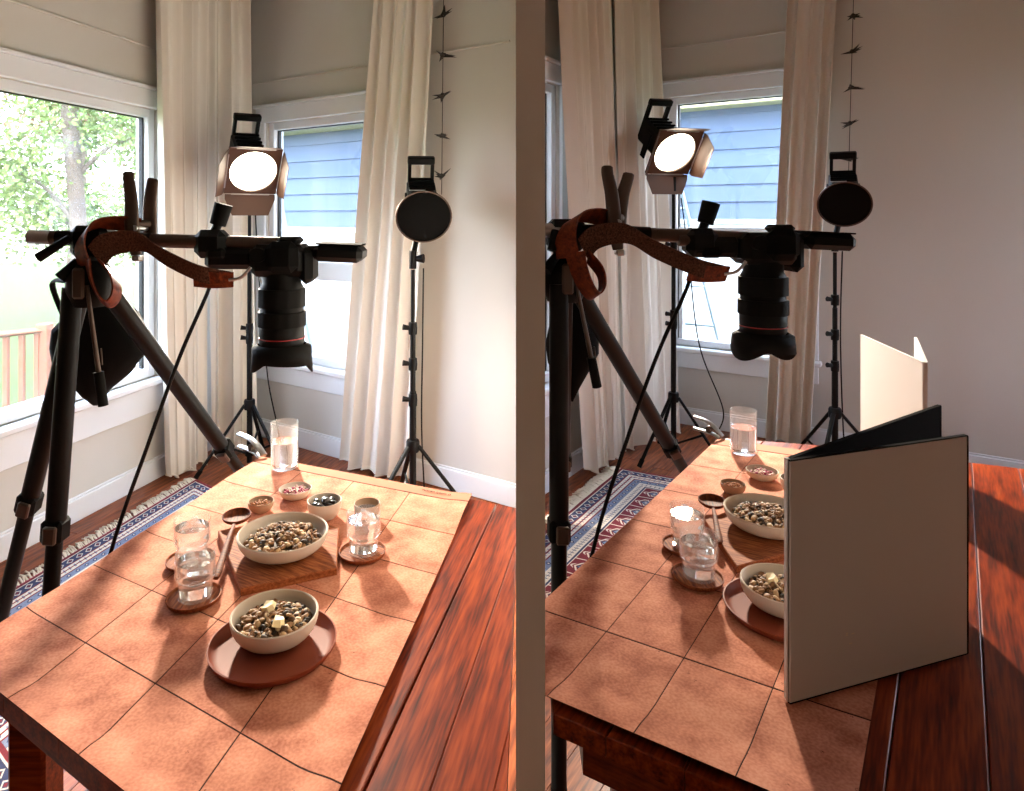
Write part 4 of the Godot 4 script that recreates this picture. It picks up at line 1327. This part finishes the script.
func bag(label: String, c: Vector3, w: float, h: float, hook: Vector3) -> void:
	# a soft dark bag that hangs from the tripod by its strap
	var t := thing("shoulder_bag", label, "bag", c - Vector3(0, h * 0.5, 0))
	var prof := [Vector2(-0.5, 0.02), Vector2(-0.46, 0.20), Vector2(-0.30, 0.33), Vector2(-0.20, 0.42), Vector2(0.12, 0.50), Vector2(0.36, 0.36), Vector2(0.5, 0.16), Vector2(0.46, -0.04), Vector2(0.30, -0.22), Vector2(0.12, -0.38), Vector2(-0.02, -0.50), Vector2(-0.14, -0.46), Vector2(-0.28, -0.30), Vector2(-0.44, -0.14)]
	var st := new_st()
	st.set_smooth_group(1)
	var rings: Array = []
	for k in 7:
		var f := (k - 3) / 3.0
		var s := sqrt(maxf(0.0, 1.0 - f * f * 0.80))
		var ring: Array = []
		for i in prof.size():
			var wob := 1.0 + 0.04 * sin(i * 2.3 + k)
			ring.append(c + Vector3(prof[i].x * w * s * wob, prof[i].y * h * s * wob, f * 0.075))
		rings.append(ring)
	for k in 6:
		for i in prof.size():
			var j := (i + 1) % prof.size()
			quad(st, rings[k][i], rings[k][j], rings[k + 1][j], rings[k + 1][i])
	for k in [0, 6]:
		var m := Vector3()
		for q in rings[k]:
			m += q
		m /= prof.size()
		for i in prof.size():
			tri(st, rings[k][i], rings[k][(i + 1) % prof.size()], m)
	obj("pouch", done(st), M.nylon, t)
	var s1: Array = smooth([c + Vector3(-0.30 * w, 0.30 * h, 0.03), c + Vector3(-0.42 * w, 0.62 * h, 0.03), hook + Vector3(-0.03, -0.06, 0.02), hook], 6)
	obj("shoulder_strap", tube(s1, 0.011, 6, Vector3.UP, Vector2(1.0, 0.4)), M.nylon, t)
	var s2: Array = smooth([c + Vector3(0.16 * w, 0.42 * h, 0.02), c + Vector3(0.10 * w, 0.62 * h, 0.02), hook + Vector3(0.03, -0.10, 0.02)], 6)
	obj("shoulder_strap", tube(s2, 0.012, 6, Vector3.UP, Vector2(1.0, 0.4)), M.nylon, t)
	obj("zip_pull", tube([c + Vector3(0.05, 0.02, 0.085), c + Vector3(0.055, -0.03, 0.088)], 0.003, 6), M.dull_steel, t)

# ---------------------------------------------------------------- folding boards
func leaf_panel(t: Node3D, a: Vector2, b: Vector2, y0: float, h: float, th: float, m_front: Material, m_back: Material, tape: Material) -> void:
	var f := wall_frame(a, b)
	f.origin.y = y0
	var n := (b - a).length()
	obj("panel", box(Vector3(0, 0, 0), Vector3(n, h, th), 0.0008), m_front, t, f)
	obj("panel_backing", box(Vector3(0, 0, -th), Vector3(n, h, -0.0001), 0.0008), m_back, t, f)
	obj("edge_tape", box(Vector3(-0.001, h, -th - 0.0008), Vector3(n + 0.001, h + 0.002, th + 0.0008)), tape, t, f)
	obj("edge_tape", box(Vector3(-0.001, -0.001, -th - 0.0008), Vector3(n + 0.001, 0.0, th + 0.0008)), tape, t, f)
	obj("edge_tape", box(Vector3(n, 0, -th - 0.0008), Vector3(n + 0.0025, h, th + 0.0008)), tape, t, f)

func build_boards() -> void:
	var t := thing("folding_reflector", "large folded white foam board with black inside standing on the table edge", "foam board", v(0.545, 0.7545, 1.11))
	leaf_panel(t, Vector2(0.545, 1.110), Vector2(0.928, 1.236), 0.7548, 0.394, 0.003, M.board_white, M.board_black, M.board_black)
	leaf_panel(t, Vector2(0.5505, 1.1195), Vector2(1.018, 1.43), 0.7548, 0.394, 0.003, M.board_black, M.board_white, M.board_black)
	obj("spine", box(Vector3(-0.003, 0, -0.008), Vector3(0.003, 0.396, 0.002)), M.board_white, t, at_pos(v(0.5455, 0.7548, 1.113)))
	rng.seed = 5
	for k in 4:   # scuffs in the white face
		var f := wall_frame(Vector2(0.545, 1.110), Vector2(0.928, 1.236))
		var x := 0.10 + rng.randf() * 0.03
		var y := 0.78 + 0.045 + rng.randf() * 0.02
		obj("scuff", box(Vector3(x, y, 0.0028), Vector3(x + rng.randf_range(0.003, 0.008), y + 0.002, 0.0032)), M.fringe, t, f)
	var u := thing("folding_reflector", "smaller-looking folded white foam board standing at the far table end", "foam board", v(1.30, 0.7545, 1.9))
	leaf_panel(u, Vector2(1.352, 2.262), Vector2(1.268, 1.84), 0.756, 0.394, 0.003, M.board_white, M.board_white, M.board_white)
	leaf_panel(u, Vector2(1.276, 1.842), Vector2(1.50, 2.215), 0.756, 0.394, 0.003, M.board_white, M.board_white, M.board_white)
	obj("spine", box(Vector3(-0.002, 0, -0.006), Vector3(0.008, 0.395, 0.002)), M.board_white, u, at_pos(v(1.268, 0.756, 1.838)))
	var tm := TextMesh.new()
	tm.text = "SHL"
	tm.font_size = 16
	tm.pixel_size = 0.0016
	tm.depth = 0.0004
	var f2 := wall_frame(Vector2(1.352, 2.262), Vector2(1.268, 1.84))
	obj("marker_writing", tm, M.wire, u, f2 * Transform3D(Basis(Vector3.UP, PI), Vector3(0.05, 0.756 + 0.355, -0.0035)))

# ---------------------------------------------------------------- one corner's table setting
func setting(L: Dictionary) -> void:
	var w: String = L.where
	var y := 0.7524
	bowl("serving_bowl", "wide cream stoneware bowl on the cutting board, " + w, L.big + Vector3(0, 0.7690, 0), 0.104, 0.043, 0.060, 0.005, M.cream_stone)
	var nuts := [Color(0.22, 0.105, 0.042), Color(0.08, 0.036, 0.014), Color(0.34, 0.185, 0.085), Color(0.46, 0.295, 0.155), Color(0.03, 0.016, 0.009), Color(0.27, 0.13, 0.055), Color(0.58, 0.42, 0.26)]
	stuff("granola", "heap of granola in the wide serving bowl, " + w, "granola", bits_mesh(Vector3.ZERO, 0.083, 0.014, 420, 0.0074, nuts, 0.14, 201), M.granola, L.big + Vector3(0, 0.7935, 0))
	var o := obj("dinner_plate", lathe([Vector2(0, 0), Vector2(0.098, 0), Vector2(0.108, 0.004), Vector2(0.1145, 0.013), Vector2(0.115, 0.0175), Vector2(0.1125, 0.0180), Vector2(0.1105, 0.013), Vector2(0.104, 0.0065), Vector2(0.096, 0.0048), Vector2(0, 0.0048)], 72), M.terracotta_plate, null, at_pos(L.plate + Vector3(0, y, 0)))
	meta(o, "terracotta brown rimmed plate under the small granola bowl, " + w, "plate")
	bowl("granola_bowl", "cream stoneware bowl on the terracotta plate, " + w, L.front + Vector3(0, y + 0.0050, 0), 0.081, 0.047, 0.042, 0.0045, M.cream_stone)
	stuff("granola", "granola with rings in the bowl on the plate, " + w, "granola", bits_mesh(Vector3.ZERO, 0.063, 0.012, 260, 0.0078, nuts, 0.32, 202), M.granola, L.front + Vector3(0, 0.7865, 0))
	for k in [[-0.016, 0.024, -0.016], [0.014, 0.021, 0.026]]:
		banana("pale banana chunk %s of the granola bowl, " % ("amid the back" if k[2] < 0 else "near the front rim") + w, L.front + Vector3(k[0], 0.7885 + k[1] * 0.75, k[2]), int(k[1] * 1000) + 3, 0.0135)
	bowl("seed_bowl", "small cream pinch bowl of brown seeds, " + w, L.seeds + Vector3(0, y, 0), 0.0345, 0.027, 0.019, 0.0028, M.tan_stone)
	stuff("seeds", "brown seeds in the smallest pinch bowl, " + w, "seeds", bits_mesh(Vector3.ZERO, 0.027, 0.004, 200, 0.0028, [Color(0.42, 0.16, 0.06), Color(0.30, 0.11, 0.04), Color(0.5, 0.24, 0.1)], 0.0, 203), M.granola, L.seeds + Vector3(0, y + 0.018, 0))
	bowl("petal_bowl", "shallow cream dish of rose petals, " + w, L.petals + Vector3(0, y, 0), 0.046, 0.026, 0.022, 0.003, M.cream_stone)
	stuff("rose_petals", "dried pink rose petals in the shallow dish, " + w, "petals", bits_mesh(Vector3.ZERO, 0.036, 0.004, 120, 0.0046, [Color(0.55, 0.20, 0.24), Color(0.70, 0.52, 0.46), Color(0.34, 0.06, 0.12), Color(0.62, 0.36, 0.34), Color(0.75, 0.62, 0.52)], 0.0, 204), M.granola, L.petals + Vector3(0, y + 0.016, 0))
	bowl("date_bowl", "small cream bowl of dark dates, " + w, L.dates + Vector3(0, y, 0), 0.0455, 0.045, 0.026, 0.0032, M.cream_stone)
	rng.seed = 31
	for k in 9:
		var a := TAU * k / 7.0
		var r := 0.024 if k < 7 else 0.006
		var st := new_st()
		var c := Vector3(cos(a) * r, 0.035 + (0.008 if k >= 7 else 0.0) , sin(a) * r)
		var d := Vector3(cos(a * 2.7 + k), rng.randf_range(-0.2, 0.2), sin(a * 2.7 + k)) * 0.012
		add_tube(st, smooth([c - d, c - d * 0.5, c + d * 0.5, c + d], 3), [0.002, 0.0065, 0.008, 0.0085, 0.0085, 0.0085, 0.008, 0.0065, 0.002, 0.002], 9)
		var dt := obj("date", done(st), M.date, null, at_pos(L.dates + Vector3(0, y, 0)))
		meta(dt, "glossy dark date in the small cream bowl, " + w, "date", "dates in the small bowl, " + w)
	if L.full:
		bowl("sauce_bowl", "small brown stoneware bowl of dark sauce, " + w, L.sauce + Vector3(0, y, 0), 0.0345, 0.044, 0.024, 0.003, M.tan_stone)
		var sc := obj("sauce", lathe([Vector2(0, 0.024), Vector2(0.029, 0.024), Vector2(0.0305, 0.0275), Vector2(0, 0.028)], 36), M.sauce, null, at_pos(L.sauce + Vector3(0, y, 0)))
		meta(sc, "dark sauce filling the small brown bowl, " + w, "sauce")
	var cs := [[L.c1, "rear coaster beside the spoon"], [L.c2, "front coaster beside the spoon"]]
	if L.full:
		cs.append([L.c3, "coaster beside the sauce bowl"])
	for k in cs.size():
		coaster("round wooden " + cs[k][1] + ", " + w, cs[k][0] + Vector3(0, y, 0))
		tumbler("ribbed iced-water tumbler on the " + cs[k][1] + ", " + w, cs[k][0] + Vector3(0.003, y + 0.0086, 0.0), 11 + k)
	tall_glass("tall half-filled water glass at the far end of the tiles, " + w, L.tall + Vector3(0, y, 0))
	var t := thing("cutting_board", "thin wooden cutting board under the serving bowl, " + w, "cutting board", v(L.board[0].x, y, L.board[0].y))
	plank("slab", PackedVector2Array(L.board), y, 0.7687, Vector2(0.83, -0.50), M.board, t, 0.002)
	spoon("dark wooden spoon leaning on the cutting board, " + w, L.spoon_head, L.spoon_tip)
	clamp_tool("silver spring clamp gripping the far corner of the tile sheet, " + w, L.clamp, L.clamp_tail)

func _ready() -> void:
	set_camera_and_sky()
	make_materials()
	prep_bits()
	build_house()
	build_outside()
	# tables
	var edge := [Vector2(-0.03, 0.0), Vector2(0.42, 3.9)]
	var eL := Vector2(0.2500, 0.9682)
	var nL := Vector2(0.84, -0.54)
	var strips: Array = []
	for k in range(0, 5):
		var a := Vector2(-0.905, 1.235) + nL * (k * 0.178) - eL * 0.4
		var b := a + nL * 0.177
		if k == 4:
			b = Vector2(-0.1092, 1.024) - eL * 0.6 + nL * 0.0
			strips.append([a, b, b + eL * 2.6, a + eL * 2.4])
		else:
			strips.append([a, b, b + eL * 2.4, a + eL * 2.4])
	for k in 5:
		var a := Vector2(-0.1045, 1.024) + nL * (k * 0.092) - eL * 0.8
		strips.append([a, a + nL * 0.0912, a + nL * 0.0912 + eL * 2.6, a + eL * 2.6])
	table("reddish plank dining table under the tile sheet, without foam boards", strips, eL, PackedVector2Array([Vector2(-0.900, 1.232), Vector2(-0.12, 0.725), Vector2(0.036, 0.62), Vector2(0.0365, 0.621), Vector2(0.172, 1.857), Vector2(0.104, 1.888), Vector2(-0.634, 2.240)]), [Vector2(-0.80, 1.30), Vector2(-0.60, 2.10), Vector2(0.06, 1.80), Vector2(-0.02, 0.80)])
	var eR := Vector2(0.594, 0.804)
	var nR := Vector2(0.835, -0.55)
	strips = []
	for k in 14:
		var a := Vector2(0.04, 1.18) + nR * (k * 0.118) - eR * 0.5
		strips.append([a, a + nR * 0.1165, a + nR * 0.1165 + eR * 2.6, a + eR * 2.6])
	table("reddish plank dining table under the tile sheet, with foam boards", strips, eR, PackedVector2Array([Vector2(0.158, 1.092), Vector2(1.15, 0.452), Vector2(2.25, 1.95), Vector2(1.302, 2.355), Vector2(0.950, 2.445), Vector2(0.182, 1.39)]), [Vector2(0.32, 1.22), Vector2(0.98, 2.30), Vector2(1.90, 1.90), Vector2(1.15, 0.65)])
	backdrop("curling terracotta tile backdrop sheet on the table without foam boards", [Vector2(-0.913, 1.227), Vector2(-0.194, 0.765), Vector2(0.048, 1.933), Vector2(-0.638, 2.248)], false)
	backdrop("curling terracotta tile backdrop sheet on the table with foam boards", [Vector2(0.0275, 1.196), Vector2(0.512, 0.878), Vector2(1.464, 2.167), Vector2(0.939, 2.429)], true)
	# curtains
	curtain("cream curtain beside the big left window with the trees", Vector2(-1.676, 3.798), Vector2(-1.545, 4.254), Vector2(-1.637, 3.934), Vector2(-1.559, 4.206), 5.0, 1)
	curtain("cream curtain in the corner behind the lit lamp, left of the partition", Vector2(-1.545, 4.26), Vector2(-1.358, 4.55), Vector2(-1.53, 4.27), Vector2(-1.289, 4.47), 4.0, 2)
	curtain("cream curtain between the window and the unlit lamp, left of the partition", Vector2(-0.415, 3.975), Vector2(-0.075, 3.737), Vector2(-0.706, 4.175), Vector2(-0.2437, 3.854), 5.0, 3)
	curtain("cream curtain beside the narrow window behind the partition", Vector2(0.542, 3.615), Vector2(0.972, 4.212), Vector2(0.80, 3.97), Vector2(1.067, 4.343), 6.0, 4, 0.03)
	curtain("cream curtain in the corner behind the lit lamp, right of the partition", Vector2(0.985, 4.23), Vector2(1.426, 4.85), Vector2(1.08, 4.37), Vector2(1.56, 4.83), 5.0, 5)
	curtain("cream curtain between the window and the unlit lamp, right of the partition", Vector2(2.225, 4.543), Vector2(2.488, 4.36), Vector2(2.098, 4.631), Vector2(2.342, 4.461), 4.5, 6)
	# lamps on stands
	light_stand("black light stand of the lit lamp, left of the partition", v(-1.248, 0, 4.13), 1.60, 0.40, 0.31, 0.52, [1.26, 0.86, 0.80])
	lit_lamp("lit studio lamp with open barn doors, left of the partition", LIT_L, Vector3(0.40, -0.56, 0.72), v(-1.248, 1.60, 4.13))
	light_stand("black light stand of the unlit lamp, left of the partition", v(-0.212, 0, 3.42), 1.275, 0.39, 0.36, 0.25, [0.98, 0.80, 0.62])
	dark_lamp("unlit black studio lamp with round reflector, left of the partition", v(-0.154, 1.54, 3.36), Vector3(0.10, -0.42, 0.90), v(-0.212, 1.28, 3.42))
	light_stand("black light stand of the lit lamp, right of the partition", v(1.382, 0, 4.30), 1.70, 0.40, 0.30, 0.52, [1.36, 0.92, 0.86])
	lit_lamp("lit studio lamp with open barn doors, right of the partition", LIT_R, Vector3(0.22, -0.56, 0.80), v(1.382, 1.70, 4.30))
	light_stand("black light stand of the unlit lamp, right of the partition", v(2.19, 0, 3.92), 1.335, 0.41, 0.36, 0.25, [1.06, 0.86, 0.68])
	dark_lamp("unlit black studio lamp with round reflector, right of the partition", v(2.222, 1.61, 3.88), Vector3(-0.42, -0.42, 0.80), v(2.19, 1.34, 3.92))
	cable("lamp_cable", "thin black cable below the lit lamp, left of the partition", [v(-1.21, 1.58, 4.12), v(-1.16, 1.2, 4.02), v(-1.08, 0.62, 3.92), v(-1.01, 0.28, 3.90), v(-0.97, 0.01, 3.78)], 0.004)
	cable("lamp_cable", "thin black cable below the lit lamp, right of the partition", [v(1.45, 1.66, 4.36), v(1.47, 1.3, 4.28), v(1.50, 0.76, 4.18), v(1.64, 0.36, 4.16), v(1.60, 0.20, 4.15), v(1.70, 0.16, 4.14), v(1.78, 0.008, 4.05)], 0.004)
	cable("lamp_cable", "thin black cable beside the unlit lamp's stand, left of the partition", [v(-0.16, 1.28, 3.45), v(-0.165, 0.9, 3.46), v(-0.17, 0.45, 3.47), v(-0.15, 0.008, 3.50)], 0.004)
	cable("lamp_cable", "thin black cable beside the unlit lamp's stand, right of the partition", [v(2.25, 1.34, 3.95), v(2.245, 0.9, 3.96), v(2.26, 0.45, 3.97), v(2.30, 0.008, 4.00)], 0.004)
	garland("string of small dark paper birds on the wall left of the partition", v(-0.055, 3.395, 3.66), v(-0.072, 1.66, 3.66), 8)
	garland("string of small dark paper birds on the wall right of the partition", v(2.545, 3.395, 4.32), v(2.50, 1.80, 4.32), 7)
	# rugs
	rug("red and blue patterned rug with cream fringe, left of the partition", Vector2(-1.511, 3.962), Vector2(0.776, -0.631), Vector2(-0.259, -0.966), 1.0, 2.6)
	rug("red and blue patterned rug with cream fringe, right of the partition", Vector2(1.0085, 4.14), Vector2(0.877, -0.481), Vector2(-0.568, -0.823), 1.1, 1.65, true)
	# overhead camera rigs
	tripod("black tripod with sideways arm, left of the partition", v(-0.962, 1.40, 1.80), [v(-1.085, 0.018, 1.76), v(-0.655, 0.018, 3.0), v(-1.46, 0.018, 2.08)], v(-1.12, 1.492, 1.80), v(-0.43, 1.472, 1.80), v(-0.900, 1.062, 1.74))
	super_clamp("black clamp with round knob on the camera arm, left of the partition", v(-0.642, 1.474, 1.80))
	camera_rig("black camera with petal hood pointing down, left of the partition", v(-0.458, 1.435, 1.80), v(-0.43, 1.472, 1.80))
	a_clamp("steel spring clamp upright on the camera arm, left of the partition", v(-0.838, 1.515, 1.80))
	strap("brown leather camera strap over the arm, left of the partition", v(-0.905, 1.495, 1.775), v(-0.575, 1.385, 1.74))
	bag("dark soft bag hanging from the tripod, left of the partition", v(-1.125, 1.125, 2.15), 0.31, 0.345, v(-1.03, 1.43, 1.91))
	cable("tether_cable", "black cable hanging from the camera arm, left of the partition", [v(-0.645, 1.40, 1.82), v(-0.655, 1.345, 1.80), v(-0.72, 1.18, 1.78), v(-0.80, 0.95, 1.77), v(-0.89, 0.68, 1.76), v(-0.98, 0.35, 1.80), v(-1.0, 0.012, 1.95)], 0.0052)
	tripod("black tripod with sideways arm, right of the partition", v(0.292, 1.41, 1.82), [v(0.272, 0.003, 1.78), v(1.25, 0.018, 3.0), v(0.43, 0.018, 2.75)], v(0.238, 1.510, 1.80), v(0.84, 1.485, 1.80), v(0.372, 1.10, 1.78), 0.15)
	super_clamp("black clamp with round knob on the camera arm, right of the partition", v(0.648, 1.478, 1.80))
	camera_rig("black camera with petal hood pointing down, right of the partition", v(0.815, 1.466, 1.80), v(0.84, 1.485, 1.80))
	a_clamp("steel spring clamp upright on the camera arm, right of the partition", v(0.420, 1.530, 1.80))
	strap("brown leather camera strap over the arm, right of the partition", v(0.335, 1.515, 1.775), v(0.685, 1.400, 1.74))
	bag("dark soft bag hanging from the tripod, right of the partition", v(0.372, 1.13, 2.15), 0.17, 0.33, v(0.345, 1.43, 1.93))
	cable("tether_cable", "black cable hanging from the camera arm, right of the partition", [v(0.63, 1.42, 1.82), v(0.615, 1.36, 1.80), v(0.54, 1.20, 1.79), v(0.47, 1.02, 1.78), v(0.365, 0.70, 1.77), v(0.31, 0.3, 1.85), v(0.36, 0.012, 2.1)], 0.0052)
	# table settings
	setting({"where": "table without foam boards", "full": true, "big": v(-0.401, 0, 1.586), "front": v(-0.338, 0, 1.275), "plate": v(-0.334, 0, 1.248), "c1": v(-0.605, 0, 1.557), "c2": v(-0.540, 0, 1.406), "c3": v(-0.217, 0, 1.594), "tall": v(-0.539, 0, 2.15), "seeds": v(-0.523, 0, 1.833), "petals": v(-0.451, 0, 1.921), "dates": v(-0.345, 0, 1.797), "sauce": v(-0.230, 0, 1.78),
		"board": [Vector2(-0.587, 1.684), Vector2(-0.448, 1.422), Vector2(-0.262, 1.507), Vector2(-0.29, 1.70), Vector2(-0.40, 1.772)], "spoon_head": v(-0.557, 0.7700, 1.735), "spoon_tip": v(-0.508, 0.778, 1.445), "clamp": v(-0.628, 0.760, 2.235), "clamp_tail": v(-0.742, 0.785, 2.34)})
	setting({"where": "table with foam boards", "full": false, "big": v(0.782, 0, 1.699), "front": v(0.664, 0, 1.376), "plate": v(0.658, 0, 1.357), "c1": v(0.551, 0, 1.623), "c2": v(0.529, 0, 1.484), "c3": v(1.025, 0, 1.722), "tall": v(0.969, 0, 2.285), "seeds": v(0.799, 0, 1.954), "petals": v(0.929, 0, 2.057), "dates": v(0.977, 0, 1.94), "sauce": v(1.083, 0, 1.937),
		"board": [Vector2(0.64, 1.745), Vector2(0.627, 1.513), Vector2(0.80, 1.585), Vector2(0.93, 1.75), Vector2(0.79, 1.84)], "spoon_head": v(0.690, 0.7700, 1.825), "spoon_tip": v(0.622, 0.778, 1.60), "clamp": v(0.955, 0.760, 2.425), "clamp_tail": v(0.874, 0.80, 2.488)})
	build_boards()
